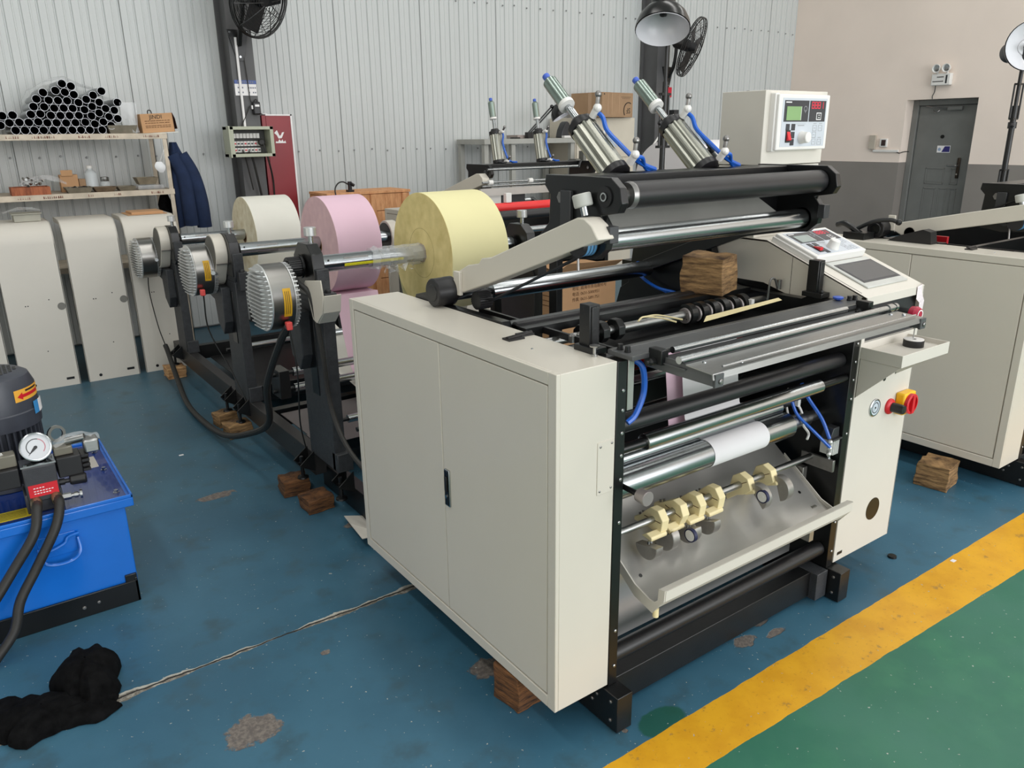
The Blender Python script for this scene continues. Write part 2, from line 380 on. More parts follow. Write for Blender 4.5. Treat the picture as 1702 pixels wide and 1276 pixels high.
for y0, y1, z0, z1 in ((3.56, 3.64, .2, .95), (3.68, 3.78, .2, .95), (3.82, 3.98, .2, .95), (3.56, 3.66, 1.0, 1.2), (3.74, 3.98, 1.0, 1.2)):
    b = B(); b.ring((dx+.002, (y0+y1)/2, (z0+z1)/2), (-1, 0, 0), .001, .002, .001, 4)
    b = B()
    for q in ((y0, y0+.012, z0, z1), (y1-.012, y1, z0, z1), (y0, y1, z0, z0+.012), (y0, y1, z1-.012, z1)): b.box(dx-.006, dx+.001, *q)
    b.box(dx-.003, dx+.001, y0+.022, y1-.022, z0+.022, z1-.022)
    b.out('pressed_panel', DOORG, leaf, .003)
b = B(); b.box(dx-.022, dx, 3.555, 3.595, 1.08, 1.33); hd = b.out('handle_plate', mat('dark_bronze', (70, 62, 54), .35, .8), dr, .008)
b = B(); b.tube([(dx-.02, 3.575, 1.235), (dx-.06, 3.58, 1.235), (dx-.065, 3.62, 1.235), (dx-.062, 3.69, 1.235)], .011); b.out('lever', STEELD, hd)
b = B(); b.lathe((dx-.02, 3.575, 1.13), (-1, 0, 0), [(0, .012), (.008, .012)], 16); b.out('lock_cylinder', CHROME, hd)
b = B(); b.lathe((dx, 3.83, 1.585), (-1, 0, 0), [(0, .024), (.01, .022)], 20); b.out('peephole', BLACKP, dr)
b = B(); b.box(dx-.05, dx, 3.62, 3.8, 1.9, 1.945); b.out('door_closer', DOORG, dr, .006)
b = B(); b.tube([(dx-.04, 3.8, 1.93), (dx-.07, 3.95, 1.94), (dx-.02, 4.08, 1.96)], .009, res=1); b.tube([(dx-.03, 3.98, 1.9), (dx-.05, 3.93, 1.88), (dx-.03, 3.9, 1.905)], .006); b.out('closer_arm', STEELD, dr)
b = B(); b.box(dx-.004, dx, 3.71, 3.875, 1.39, 1.475); dl = b.out('door_label', INKW, dr)
b = B(); b.prism([(3.705+.01, 1.397), (3.815, 1.397), (3.78, 1.468), (3.715, 1.468)], 'x', dx-.0055, dx-.0041); b.out('label_print', mat('violet_blue_ink', (44, 40, 110), .5), dl)
b = B(); b.lathe((dx-.0041, 3.845, 1.43), (-1, 0, 0), [(0, .02), (.001, .02)], 16); b.out('label_emblem', mat('pale_blue_ink', (150, 168, 196), .5), dl)
# things on the right wall
t = thing('emergency_light', 'white twin-spot emergency light above the grey door', 'light', (XW, 3.83, 2.29))
b = B(); b.box(XW-.07, XW, 3.71, 3.94, 2.19, 2.325); b.out('housing', WHITEP, t, .008)
for yy in (3.765, 3.885):
    b = B(); b.lathe((XW-.03, yy, 2.385), (-1, 0, 0), [(0, .03), (.05, .05), (.07, .05), (.07, .043), (.04, .03), (.035, 0)], 24); s_ = b.out('spot_lamp', WHITEP, t)
    b = B(); b.lathe((XW-.085, yy, 2.385), (-1, 0, 0), [(0, .041), (.004, .03), (.006, 0)], 20); b.out('lens', CHROME, s_)
    b = B(); b.cyl((XW-.045, yy, 2.32), (XW-.045, yy, 2.345), .012); b.out('swivel', WHITEP, t)
b = B(); b.box(XW-.072, XW-.0695, 3.745, 3.765, 2.21, 2.305); b.out('indicator_strip', DGREY, t)
b = B()
for zz, n in ((2.285, 7), (2.235, 11)):
    for k in range(n): b.box(XW-.0715, XW-.0695, 3.79+k*.012, 3.799+k*.012, zz-.006, zz+.006)
b.out('printed_lines', INK, t, smooth=0)
b = B(); b.tube([(XW-.02, 3.9, 2.19), (XW-.015, 3.905, 2.12), (XW-.012, 3.925, 2.07), (XW-.01, 3.922, 2.036)], .005); b.out('cable', DGREY, t)
t = thing('wall_switch', 'square white switch with dark window left of the grey door', 'switch', (XW, 4.48, 1.5))
b = B(); b.box(XW-.035, XW, 4.43, 4.53, 1.46, 1.565); b.out('base', WHITEP, t, .006)
b = B(); b.box(XW-.04, XW-.034, 4.445, 4.505, 1.475, 1.55); b.out('window', mat('smoked_window', (62, 46, 44), .25), t, .004)
t = thing('junction_box', 'tall beige junction box on the wall beside the white switch', 'box', (XW, 4.64, 1.5))
b = B(); b.box(XW-.04, XW, 4.59, 4.68, 1.43, 1.61); b.out('body', mat('beige_plastic', (184, 174, 160), .5), t, .005)
t = thing('cable_duct', 'short white cable duct under the wall switch ending at the door', 'duct', (XW, 4.4, 1.42))
b = B(); b.box(XW-.025, XW, 4.27, 4.62, 1.395, 1.425); b.out('cover', WHITEP, t, .003)
b = B(); b.tube([(XW-.015, 4.3, 1.4), (XW-.02, 4.25, 1.385), (XW+.03, 4.21, 1.4), (XW+.1, 4.19, 1.4)], .006); b.out('black_cable', HOSE, t)
# steel columns
def column(x, label):
    t = thing('steel_column', label, 'column', (x, YW-.15, 0))
    b = B(); b.box(x-.1, x+.1, 5.70, 5.712, 0, CZ-.01); b.out('front_flange', COLG, t)
    b = B(); b.box(x-.1, x+.1, 5.975, 5.987, 0, CZ-.01); b.out('rear_flange', COLG, t)
    b = B(); b.box(x-.06, x+.06, 5.712, 5.975, 0, CZ-.01); b.out('web', COLG, t); return t
column(1.18, 'dark grey steel column behind the red cabinet and fuse box')
column(6.24, 'dark grey steel column behind the tall work lamp')
def wall_fan(c, axis, R, mount, label):
    t = thing('wall_fan', label, 'fan', mount); c = Vector(c); a = Vector(axis).normalized(); u = a.orthogonal().normalized(); v = a.cross(u)
    b = B()
    for h, rr in ((-.02, R), (.0, R*1.01), (.02, R)): b.tube([c+a*h+(u*math.cos(k*PI/16)+v*math.sin(k*PI/16))*rr for k in range(33)], .006, 5, 1)
    for s_ in (-1, 1):
        for j in range(1, 11):
            rr = R*(.22+.078*j*.97); h = s_*(.02+.075*math.cos(rr/R*PI/2))
            b.tube([c+a*h+(u*math.cos(k*PI/16)+v*math.sin(k*PI/16))*rr for k in range(33)], .0022, 4, 1)
        for k in range(10):
            d = u*math.cos(k*PI/5)+v*math.sin(k*PI/5)
            b.tube([c+a*s_*(.02+.075*math.cos(q*PI/2))+d*R*q for q in (.15, .4, .65, .85, 1)], .0035, 4, 1)
    o = b.out('wire_cage', BLACK, t); o['kind'] = 'stuff'
    for k in range(3):
        d = u*math.cos(k*2*PI/3+.5)+v*math.sin(k*2*PI/3+.5); e = a.cross(d)
        b = B(); b.sheet([[c+d*R*q+e*wd*R*.55+a*(.03*wd) for wd in (-.45, -.15, .15, .45)] for q in (.1, .3, .6, .85)], .004, a); b.out('blade', BLACKR, t)
    b = B(); b.lathe(c+a*.06, -a, [(0, .001), (0, R*.16), (.1, R*.2), (.26, R*.22), (.3, R*.14), (.31, 0)], 20); b.out('motor', BLACKR, t)
    m_ = Vector(mount); p = c-a*.2
    b = B(); b.tube([p, p+Vector((0, 0, -.12)), m_+Vector((0, -.1, .1)), m_+Vector((0, -.03, -.02))], .02); b.out('arm', BLACK, t)
    b = B(); b.prism([(m_.x-.09, m_.z+.1), (m_.x+.09, m_.z+.1), (m_.x+.025, m_.z-.14), (m_.x-.025, m_.z-.14)], 'y', m_.y-.018, m_.y); b.out('bracket', BLACK, t)
    b = B()
    for sx, sz in ((-.07, .08), (.07, .08), (0, -.11)): b.lathe((m_.x+sx, m_.y-.018, m_.z+sz), (0, -1, 0), [(0, .011), (.008, .009)], 8)
    b.out('bolts', CHROME, t); return t
wall_fan((1.235, 5.3, 2.725), (.4, -.82, -.28), .285, (1.16, 5.70, 2.44), 'black wall fan at top left on the column over the fuse box')
wall_fan((6.41, 5.42, 2.63), (.42, -.8, -.36), .335, (6.31, 5.70, 2.33), 'black wall fan seen side-on behind the tall work lamp')
# ---------------------------------------------------------------- slitting machine parts (local: x across, y along the web, z up)
def screw(b, p, d, r=.006, h=.005): b.lathe(p, d, [(0, r), (h*.6, r), (h, r*.6)], 8)
def m_cabinet(t, detail=True):
    b = B(); b.box(.012, .2, .0, 1.193, .133, 1.129); b.box(0, .0125, 0, .034, .133, 1.129); b.box(0, .0125, 1.164, 1.193, .133, 1.129); b.box(0, .0125, .034, 1.164, 1.095, 1.129); b.box(0, .0125, .034, 1.164, .133, .17)
    c = b.out('side_cabinet', PAINT, t, .002)
    b = B(); b.box(.002, .012, .039, .566, .174, 1.0915); d1 = b.out('door_panel', PAINT, c, .0025)
    b = B(); b.box(.002, .012, .569, 1.160, .174, 1.0915); b.out('door_panel', PAINT, c, .0025)
    b = B(); b.box(-.004, .003, .527, .556, .562, .688); h = b.out('latch_frame', CHROME, c, .002)
    b = B(); b.box(-.006, -.0035, .531, .552, .567, .683); b.out('latch_recess', BLACKP, h)
    b = B(); b.box(-.010, -.0055, .535, .548, .615, .665); b.out('latch_lever', BLACKR, h, .002)
    b = B(); b.lathe((-.006, .5415, .597), (-1, 0, 0), [(0, .006), (.003, .006)], 12); b.out('latch_lock', CHROME, h)
    b = B(); b.box(.138, .1965, -.0025, .001, .767, .917); a = b.out('access_plate', PAINT, c, .0008)
    each('plate_screw', STEELD, a, ((.147, .905), (.187, .908), (.147, .777), (.187, .779)), lambda b, q: screw(b, (q[0], -.0025, q[1]), (0, -1, 0), .0035, .002))
    b = B(); b.box(.095, .15, .33, .365, 1.1285, 1.134); b.box(.155, .2, .35, .385, 1.1285, 1.134); b.cyl((.1, .3475, 1.134), (.2, .365, 1.134), .006, 8); b.out('top_hinge', BLACKR, c)
    b = B(); b.lathe((.184, .07, 1.129), (0, 0, 1), [(0, .008), (.006, .008), (.006, .0045), (.024, .0045), (.026, .013), (.03, .014), (.031, 0)], 16); b.out('thumb_screw', STEEL, c)
    b = B(); b.lathe((.1, .23, 1.129), (0, 0, 1), [(0, .004), (.002, .003)], 8); b.out('top_screw', CHROME, c)
    return c
SP = [(0, .126), (0, 1.126), (.2, 1.126), (.22, 1.10), (.5, 1.10), (.52, 1.135), (.9, 1.13), (.98, 1.16), (1.06, 1.14), (1.1, 1.05), (1.15, 1.02), (1.18, .93), (1.16, .84), (1.193, .78), (1.193, .126)]
SPR = [(0, .126), (0, 1.126), (.2, 1.126), (.22, 1.115), (.5, 1.115), (.60, 1.13), (.66, 1.30), (.95, 1.36), (1.06, 1.32), (1.1, 1.05), (1.15, 1.02), (1.18, .93), (1.16, .84), (1.193, .78), (1.193, .126)]
def m_frame(t, bl=2.1):
    for x0, x1 in ((.2025, .236), (1.30, 1.337)):
        b = B(); b.prism(SPR if x0 > 1 and bl > 2 else SP, 'x', x0, x1); p = b.out('side_plate', BLACKP, t, .0015)
        each('plate_screw', STEEL, p, (.19, .31, .66, .79, .86, .925, .99, 1.045), lambda b, zz: screw(b, ((x0+x1)/2+.004, 0, zz), (0, -1, 0), .0055, .004))
    for x0 in (.187, 1.308):
        b = B(); b.box(x0, x0+.06, -.058, bl, .004, .125); bb = b.out('base_beam', BLACK, t, .002)
        each('beam_bolt', STEELD, bb, ((-.03, .1), (-.03, .035), (.03, .09), (.05, .06), (.08, .1)), lambda b, q: screw(b, (x0, q[0], q[1]), (-1, 0, 0), .006, .004))
    b = B(); b.box(.247, 1.308, .02, .075, .02, .122); b.out('front_cross_beam', BLACK, t, .002)
    b = B(); b.box(1.235, 1.3, -.01, .1, .015, .124); b.out('gusset_plate', CASTB, t, .002)
    b = B(); b.box(.247, 1.308, 1.1, 1.16, .03, .12); b.out('rear_cross_beam', BLACK, t, .002)
def roller(t, x0, x1, y, z, r, m, jr=None, jx=(.236, 1.30), name='roller', cap=None):
    b = B(); b.lathe((x0, y, z), (1, 0, 0), [(0, r*.75), (.003, r), (x1-x0-.003, r), (x1-x0, r*.75)], 32); o = b.out(name, m, t)
    if jr:
        b = B(); b.xcyl(jx[0], x0, y, z, jr, 16); b.xcyl(x1, jx[1], y, z, jr, 16); b.out('journal', cap or BLACKP, o)
    return o
def m_nip(t, rollers=True, arm=True):
    plate = [(.105, 1.51), (.115, 1.55), (.15, 1.575), (.425, 1.575), (.43, 1.545), (.405, 1.52), (.41, 1.44)]+([(.50, 1.36), (.98, 1.165), (.96, 1.12), (.46, 1.315)] if arm else [(.42, 1.38), (.40, 1.36)])+[(.3, 1.345), (.2, 1.355), (.165, 1.385), (.155, 1.44), (.185, 1.475), (.12, 1.485)]
    for x0, x1, s_ in ((.30, .325, 0), (1.262, 1.287, 1)):
        b = B(); b.prism(plate, 'x', x0, x1)
        p = b.out('arm_plate', BLACKP, t, .002)
        b = B(); b.box(x0-.012, x0+.02, .135, .16, 1.405, 1.45); b.out('end_block', DGREY, p, .002)
        b = B(); b.lathe((x0 if not s_ else x1, .17, 1.525), (-1 if not s_ else 1, 0, 0), [(0, .028), (.004, .028), (.004, .013), (.006, .013), (.006, 0)], 20); b.out('bearing_cap', BLACKR, p)
        b = B(); b.lathe((x0-.004, .17, 1.525), (-1, 0, 0), [(0, .012), (.004, .012), (.004, .008), (.001, .008)], 16); b.out('retaining_ring', CHROME, p)
    b = B(); b.box(.325, 1.262, .30, .42, 1.545, 1.572); b.out('cross_beam', BLACKP, t, .003)
    if not rollers: return
    roller(t, .385, 1.258, .17, 1.525, .0365, BLACKR, .017, (.325, 1.262), 'rubber_nip_roller', STEELD)
    b = B(); b.lathe((.375, .17, 1.525), (1, 0, 0), [(0, .02), (0, .034), (.012, .037), (.014, .0372), (.016, .037)], 32); b.out('roller_collar', STEELD, t)
    roller(t, .352, 1.262, .225, 1.40, .031, CHROME, .02, (.3, 1.28), 'chrome_nip_roller')
    b = B(); b.xcyl(.246, .352, .225, 1.398, .033); b.out('bearing_sleeve', BLACKR, t)
    b = B(); b.xcyl(1.262, 1.30, .225, 1.40, .036); b.out('bearing_sleeve', BLACKR, t)
    b = B()
    for k in range(3): b.xcyl(.262+k*.012, .271+k*.012, .225, 1.398, .0336, 20)
    b.out('blue_printed_band', mat('blue_print', (84, 136, 178), .4), t)
    b = B(); b.sheet([[(.33, .235, 1.43), (1.13, .235, 1.43)], [(.33, .262, 1.50), (1.02, .262, 1.50)]], .003, (0, 1, .2)); b.out('web_guard_plate', mat('dull_grey_plate', (104, 104, 100), .45, .4, var=.06), t, smooth=0)
    b = B(); b.box(.325, 1.262, .33, .36, 1.40, 1.545); b.out('stiffener', BLACKP, t)
    b = B(); b.box(.288, .30, .30, .345, 1.40, 1.535); b.prism([(.30, 1.40), (.345, 1.40), (.29, 1.375), (.25, 1.385)], 'x', .286, .30); b.out('lock_bracket', DGREY, t, .002)
    b = B(); b.tube([(.285, .262, 1.39), (.283, .255, 1.32)], .004, res=1); b.cyl((.285, .264, 1.40), (.285, .262, 1.375), .009, 10); b.out('adjusting_bolt', STEELD, t)
    d = Vector((-.1, .25, 1)).normalized(); p = Vector((.272, .215, 1.475))
    b = B(); b.lathe(p, d, [(0, .012), (.024, .012)], 16); b.out('knob_stem', CHROME, t)
    b = B(); b.lathe(p+d*.024, d, [(0, .024), (.003, .026), (.032, .026), (.035, .023), (.036, 0)], 24); b.out('locking_knob', mat('pale_grey_knob', (188, 188, 182), .5, var=.03), t)
    b = B(); b.lathe((.30, .345, 1.515), (-1, 0, 0), [(0, .017), (.01, .017)], 6); b.out('pivot_bolt', STEELD, t)
def m_air_cylinders(t, tilt=(.355, .307), y0=.42, z0=1.56):
    A = Vector((0, y0, z0)); D = Vector((0, tilt[0], tilt[1])); Ln = .469; D.normalize()
    for x in (.575, .985):
        a = A+Vector((x, 0, 0)); sx = Vector((1, 0, 0)); n = sx.cross(D)
        b = B(); prof = []
        for k in range(48):
            ang = 2*PI*k/48; rr = .044 if k % 4 < 2 else .040
            prof.append((math.cos(ang)*rr, math.sin(ang)*rr))
        b.add([a+D*.02+sx*p+n*q for p, q in prof]+[a+D*.21+sx*p+n*q for p, q in prof], [tuple(range(48)), tuple(range(95, 47, -1))]+[(i, (i+1) % 48, (i+1) % 48+48, i+48) for i in range(48)])
        c = b.out('air_cylinder', ALUX, t, smooth=20)
        for h in (-.005, .205):
            b = B(); b.lathe(a+D*h, D, [(0, .038), (.004, .046), (.026, .046), (.03, .038)], 16)
            if h > 0: b.lathe(a+D*(h+.03), D, [(0, .034), (.014, .028)], 16)
            b.out('end_cap', BLACKR, c)
        b = B(); b.cyl(a+D*.24, a+D*.325, .011, 16); b.cyl(a+D*.25+sx*.016, a+D*.32+sx*.016, .004, 8); b.out('piston_rod', CHROME, c)
        b = B(); b.lathe(a+D*.318, D, [(0, .02), (.002, .027), (.016, .027), (.018, .02)], 20); b.out('white_collar', WHITEP, c)
        b = B(); b.lathe(a+D*.336, D, [(0, .022), (.001, .024), (.105, .024), (.118, .012), (.12, .009), (.133, .009), (.133, 0)], 20); b.out('damper_sleeve', mat('pale_green_zinc', (150, 164, 156), .28, .9), c)
        b = B(); b.lathe(a+D*.447, D, [(0, .012), (.024, .0125), (.027, .009), (.0275, 0)], 14); b.out('blue_cap', BLUEC, c)
        n = -n; f1 = a+D*.215-n*.046+sx*.012; f2 = a+D*.0-n*.05+sx*.02
        for q in (f1, f2):
            b = B(); b.cyl(q, q-n*.028, .012, 12); b.ball(q-n*.034, .014, 10); ft = b.out('hose_fitting', WHITEP, c)
            b = B(); b.tube([q-n*.03, q-n*.05+D*.012, q-n*.062+D*.02], .007); b.ball(q-n*.066+D*.024, .011, 10); b.out('silencer', STEELD, ft)
        b = B(); b.tube([f1-n*.02+sx*.005, f1-n*.022-D*.03+sx*.01, a+D*.14-n*.056+sx*.018, a+D*.07-n*.056+sx*.03, a+D*.015-n*.05+sx*.055, a-D*.0-n*.036+sx*.10, a-D*.0-n*.02+sx*.15], .0075)
        b.tube([f2-n*.02+sx*.01, f2-n*.02+sx*.04, a-n*.03+sx*.1, a-D*.01-n*.01+sx*.14], .0065); b.out('blue_hose', BLUE, c)
        b = B(); b.sheet([[a+D*.08-n*.0445+sx*(.014), a+D*.13-n*.0445+sx*.014], [a+D*.08-n*.041+sx*.03, a+D*.13-n*.041+sx*.03]], .0006, -n); b.out('rating_label', mat('pale_blue_label', (206, 222, 232), .5), c, smooth=0)
        b = B(); b.box(x-.035, x+.035, y0-.09, y0-.0, z0+.004, z0+.012); b.out('foot_plate', DGREY, c, .002)
COVERS = {'low': [(.815, 1.175), (.79, 1.212), (.63, 1.248), (.205, 1.343), (.15, 1.345), (.10, 1.32), (.09, 1.285), (.19, 1.271), (.63, 1.175), (.76, 1.147)], 'mid': [(.835, 1.225), (.79, 1.255), (.66, 1.285), (.21, 1.42), (.17, 1.42), (.13, 1.39), (.12, 1.35), (.63, 1.205), (.80, 1.165)]}
def m_belt_cover(t, kind=None):
    b = B(); b.prism(COVERS[kind] if kind else [(.835, 1.245), (.766, 1.277), (.70, 1.29), (.682, 1.309), (.63, 1.318), (.215, 1.472), (.185, 1.472), (.155, 1.455), (.128, 1.42), (.647, 1.231), (.816, 1.174)], 'x', .24, .30); c = b.out('belt_cover', PAINT, t, .004)
    b = B(); b.box(.228, .241, .80, .838, 1.17, 1.25); b.out('cover_flange', PAINT, c, .002)
    b = B(); b.lathe((.160, .865, 1.179), (1, 0, 0), [(0, .03), (0, .045), (.003, .048), (.045, .048), (.048, .049), (.074, .049)], 36); p = b.out('pulley_housing', BLACKR, t)
    b = B(); b.lathe((.160, .865, 1.179), (-1, 0, 0), [(0, .03), (.002, .028), (.002, 0)], 24); b.out('pulley_cap', BLACKP, p)
    b = B(); b.lathe((.24, .72, 1.165), (1, 0, 0), [(0, .028), (.05, .028)], 24); b.out('toothed_pulley', BLACK, t)
    b = B()
    for k in range(24):
        a = 2*PI*k/24; b.cyl((.24, .72+.028*math.cos(a), 1.165+.028*math.sin(a)), (.288, .72+.028*math.cos(a), 1.165+.028*math.sin(a)), .0026, 5)
    b.out('pulley_teeth', BLACKR, t)
    b = B(); b.box(.302, .312, .1, .8, 1.1, 1.12); b.sheet([[(.27, .74, 1.14), (.29, .74, 1.14)], [(.27, .24, 1.36), (.29, .24, 1.36)]], .005, (0, 0, 1)); b.out('drive_belt', BLACKR, t)
def tension_controller(par, M):
    def bx(*a): q = B(M); q.box(*a); return q
    c = bx(0, .31, 0, .195, 0, .032).out('tension_controller', WHITEP, par, .004)
    bx(-.006, .016, -.004, .199, -.004, .02).out('controller_hinge_side', WHITEP, c, .003)
    bx(.022, .292, .012, .182, .032, .0328).out('face_print', PANELL, c)
    bx(.032, .178, .10, .174, .0328, .0336).out('dark_field', PANELD, c); bx(.184, .284, .10, .174, .0328, .0336).out('dark_field', PANELD, c)
    bx(.046, .132, .105, .153, .0336, .0346).out('display', GREENL if M is CTRL_TOP else LCDG, c)
    bx(.1325, .1345, .105, .153, .0336, .0342).out('display_edge', INKW, c)
    b = bx(.038, .072, .1655, .1695, .0336, .034); b.out('printed_mark', INKW, c)
    b = B(M); b.ring((.158, .145, .0334), (0, 0, 1), .008, .010, .0006, 16); b.box(.157, .159, .13, .142, .0334, .034); b.out('printed_symbol', mat('grey_ink', (150, 152, 156), .5), c)
    q = B(M)
    for k, segs in enumerate(('abcdefg', 'abcdefg', 'abcdefg', 'bc')):
        x = .197+k*.019; y = .146
        S = {'a': (x, x+.012, y+.022, y+.0245), 'g': (x, x+.012, y+.011, y+.0135), 'd': (x, x+.012, y, y+.0025), 'f': (x-.0015, x+.001, y+.012, y+.024), 'b': (x+.011, x+.0135, y+.012, y+.024), 'e': (x-.0015, x+.001, y, y+.012), 'c': (x+.011, x+.0135, y, y+.012)}
        for s_ in segs: q.box(*S[s_], .0334, .0341)
    q.out('red_digits', LED, c, smooth=0)
    for u, v, w_ in ((.244, .119, .0), (.06, .081, 1), (.093, .081, 1), (.093, .053, 1), (.092, .028, 1)):
        if w_: bx(u-.011, u+.011, v-.0115, v+.0115, .0328, .0345).out('black_key', PANELD, c, .002)
        else:
            q = bx(u-.015, u+.015, v-.013, v+.013, .0334, .0342); q.out('white_key_frame', INKW, c); bx(u-.012, u+.012, v-.010, v+.010, .0342, .0347).out('white_key_centre', PANELD, c)
            q = bx(u-.005, u+.005, v+.003, v+.0055, .0347, .035); q.box(u-.005, u+.005, v-.0055, v-.003, .0347, .035); q.out('key_mark', INKW, c)
    bx(.051, .077, .027, .071, .0328, .036).out('switch_frame', BLACKP, c, .001)
    q = B(M); q.prism([(.0365, .034), (.0365, .064), (.045, .036)], 'x', .055, .073) if False else q.add([(.055, .033, .036), (.073, .033, .036), (.073, .065, .036), (.055, .065, .036), (.055, .036, .046), (.073, .036, .046)], [(0, 3, 2, 1), (0, 1, 5, 4), (4, 5, 2, 3), (0, 4, 3), (1, 2, 5)]); q.out('rocker_switch', RED, c, smooth=0)
    q = B(M); q.lathe((.149, .044, .0328), (0, 0, 1), [(0, .023), (.004, .023), (.008, .021), (.03, .019), (.032, .016), (.032, 0)], 28); q.out('rotary_knob', WHITEP, c)
    q = B(M)
    for u, v in ((.226, .077), (.261, .077), (.225, .053), (.227, .028), (.262, .027)):
        for a in ((u-.012, u+.012, v-.0105, v-.0092), (u-.012, u+.012, v+.0092, v+.0105), (u-.012, u-.0107, v-.0105, v+.0105), (u+.0107, u+.012, v-.0105, v+.0105), (u-.004, u+.004, v-.001, v+.001)): q.box(*a, .0328, .0333)
    q.box(.09, .168, .0915, .0925, .0328, .0332); q.box(.12, .16, .085, .088, .0328, .0332)
    for u, v in ((.226, .0935), (.262, .0935), (.227, .043), (.262, .043)): q.box(u-.01, u+.01, v-.001, v+.001, .0328, .0332)
    q.out('grey_key_outlines', mat('grey_ink', (150, 152, 156), .5), c, smooth=0)
    return c
CTRL_TOP = Matrix(((1, 0, 0, 1.379), (0, 0, -1, .475), (0, 1, 0, 1.617), (0, 0, 0, 1)))
sl_e = Vector((0, .939, .344)); sl_n = Vector((0, -.344, .939))
def slope(u0, s0): return Matrix(((1, 0, 0, u0), (0, sl_e.y, sl_n.y, sl_e.y*s0), (0, sl_e.z, sl_n.z, 1.145+sl_e.z*s0), (0, 0, 0, 1)))
def m_console(t):
    b = B(); b.prism([(.022, .133), (.022, 1.13), (.418, 1.29), (.72, 1.29), (.72, 1.135), (1.193, 1.135), (1.193, .133)], 'x', 1.348, 1.714); b.out('console_core', BLACKP, t)
    b = B(); b.prism([(0, .133), (0, .985), (.022, .985), (.022, 1.115), (0, 1.115), (0, 1.145), (.418, 1.298), (.72, 1.298), (.72, 1.14), (1.196, 1.14), (1.196, .133)], 'x', 1.716, 1.72); c = b.out('control_console', PAINT2, t)
    b = B(); b.prism([(.0, 1.133), (0, 1.145), (.418, 1.298), (.72, 1.298), (.72, 1.14), (.418, 1.14), (.2, 1.08), (.02, 1.1)], 'x', 1.344, 1.348); b.out('console_side', PAINT, c)
    b = B(); b.box(1.3435, 1.345, .30, .3015, 1.1, 1.25); b.out('panel_joint', BLACKP, c)
    b = B(); b.box(1.344, 1.72, 0, .02, .133, .985); b.box(1.344, 1.364, 0, .02, .985, 1.115); b.box(1.70, 1.72, 0, .02, .985, 1.115); b.box(1.344, 1.72, 0, .02, 1.115, 1.1455)
    fp = b.out('front_panel', PAINT2, c, .0012)
    b = B(); b.box(1.364, 1.70, .014, .02, .985, 1.115); b.out('recess_panel', DGREY, fp)
    M = slope(1.344, 0.); q = B(M); q.box(0, .376, 0, .445, -.006, 0); q.out('sloping_top', PAINT2, c, .001)
    b = B(); b.box(1.344, 1.72, .418, .73, 1.292, 1.299); b.out('flat_top', PAINT2, c)
    q = B(slope(1.344, 0)); q.box(.012, .0145, .03, .40, -.0005, .0006); q.out('panel_seam', BLACKP, c)
    q = B(slope(1.344, 0)); q.box(.072, .332, .046, .232, 0, .007); ts = q.out('touch_screen', mat('silver_bezel', (196, 198, 194), .35, .2), c, .003)
    q = B(slope(1.344, 0)); q.box(.088, .325, .074, .206, .007, .0078); q.out('display_border', PANELD, ts)
    q = B(slope(1.344, 0)); q.box(.098, .316, .084, .197, .0078, .0083); q.out('glass', SCREEN, ts)
    tension_controller(c, slope(1.362, .238))
    # upper box on its pedestal
    b = B(); b.box(1.344, 1.72, .477, .674, 1.565, 1.826); u = b.out('upper_box', PAINT2, t, .002)
    b = B(); b.box(1.346, 1.716, .482, .67, 1.299, 1.562); b.out('pedestal', PAINT2, u, .002)
    b = B(); b.lathe((1.40, .6, 1.826), (0, 0, 1), [(0, .008), (.004, .006), (.005, 0)], 10); b.out('box_bolt', STEELD, u)
    tension_controller(u, CTRL_TOP)
    # operating elements on the front
    b = B(); b.lathe((1.487, 0, .723), (0, -1, 0), [(0, .034), (.004, .034), (.006, .031), (.006, .028), (.004, .028)], 32); g = b.out('pressure_gauge', CHROME, fp)
    b = B(); b.lathe((1.487, -.004, .723), (0, -1, 0), [(0, .028), (.0006, .028)], 28); b.out('dial', mat('pale_blue_dial', (196, 206, 216), .4), g)
    b = B(); b.ring((1.487, -.0046, .723), (0, -1, 0), .018, .021, .0004, 28); b.add([(1.486, -.0053, .723), (1.488, -.0053, .723), (1.472, -.0053, .708)], [(0, 1, 2)]); b.lathe((1.487, -.0046, .723), (0, -1, 0), [(0, .004), (.001, .004)], 10); b.out('dial_print', INK, g)
    b = B(); b.lathe((1.59, 0, .706), (0, -1, 0), [(0, .03), (.006, .03), (.01, .027), (.014, .02), (.014, .0)], 24); k = b.out('regulator_collar', RED, fp)
    b = B(); b.lathe((1.59, -.012, .706), (0, -1, 0), [(0, .018), (.04, .018), (.046, .016), (.047, 0)], 20); b.out('regulator_knob', BLACKR, k)
    b = B(); b.box(1.628, 1.71, -.035, 0, .668, .752); y = b.out('main_switch', YEL, fp, .006)
    b = B(); b.lathe((1.668, -.035, .710), (0, -1, 0), [(0, .039), (.012, .039), (.014, .034), (.014, .03), (.004, .03)], 28); b.box(1.66, 1.676, -.052, -.035, .675, .745); b.out('switch_dial', RED, y)
    b = B(); b.prism([(1.655, .768), (1.67, .79), (1.64, .79)], 'y', -.0006, 0) if False else b.lathe((1.53, 0, .825), (0, -1, 0), [(0, .009), (.0012, .009)], 16); b.out('small_hole', BLACKP, fp)
    b = B(); b.lathe((1.577, .002, .288), (0, -1, 0), [(0, .046), (.0026, .046)], 32); b.out('cable_hole', BLACKP, fp)
    b = B(); b.box(1.364, 1.396, -.0012, .001, .158, .17); b.out('slot', BLACKP, fp, .0005)
    b = B(); b.lathe((1.598, -.024, 1.062), (0, -1, 0), [(0, .02), (.004, .026), (.022, .028), (.034, .022), (.036, 0)], 24); e = b.out('emergency_stop', mat('wine_red_plastic', (170, 30, 60), .4), fp)
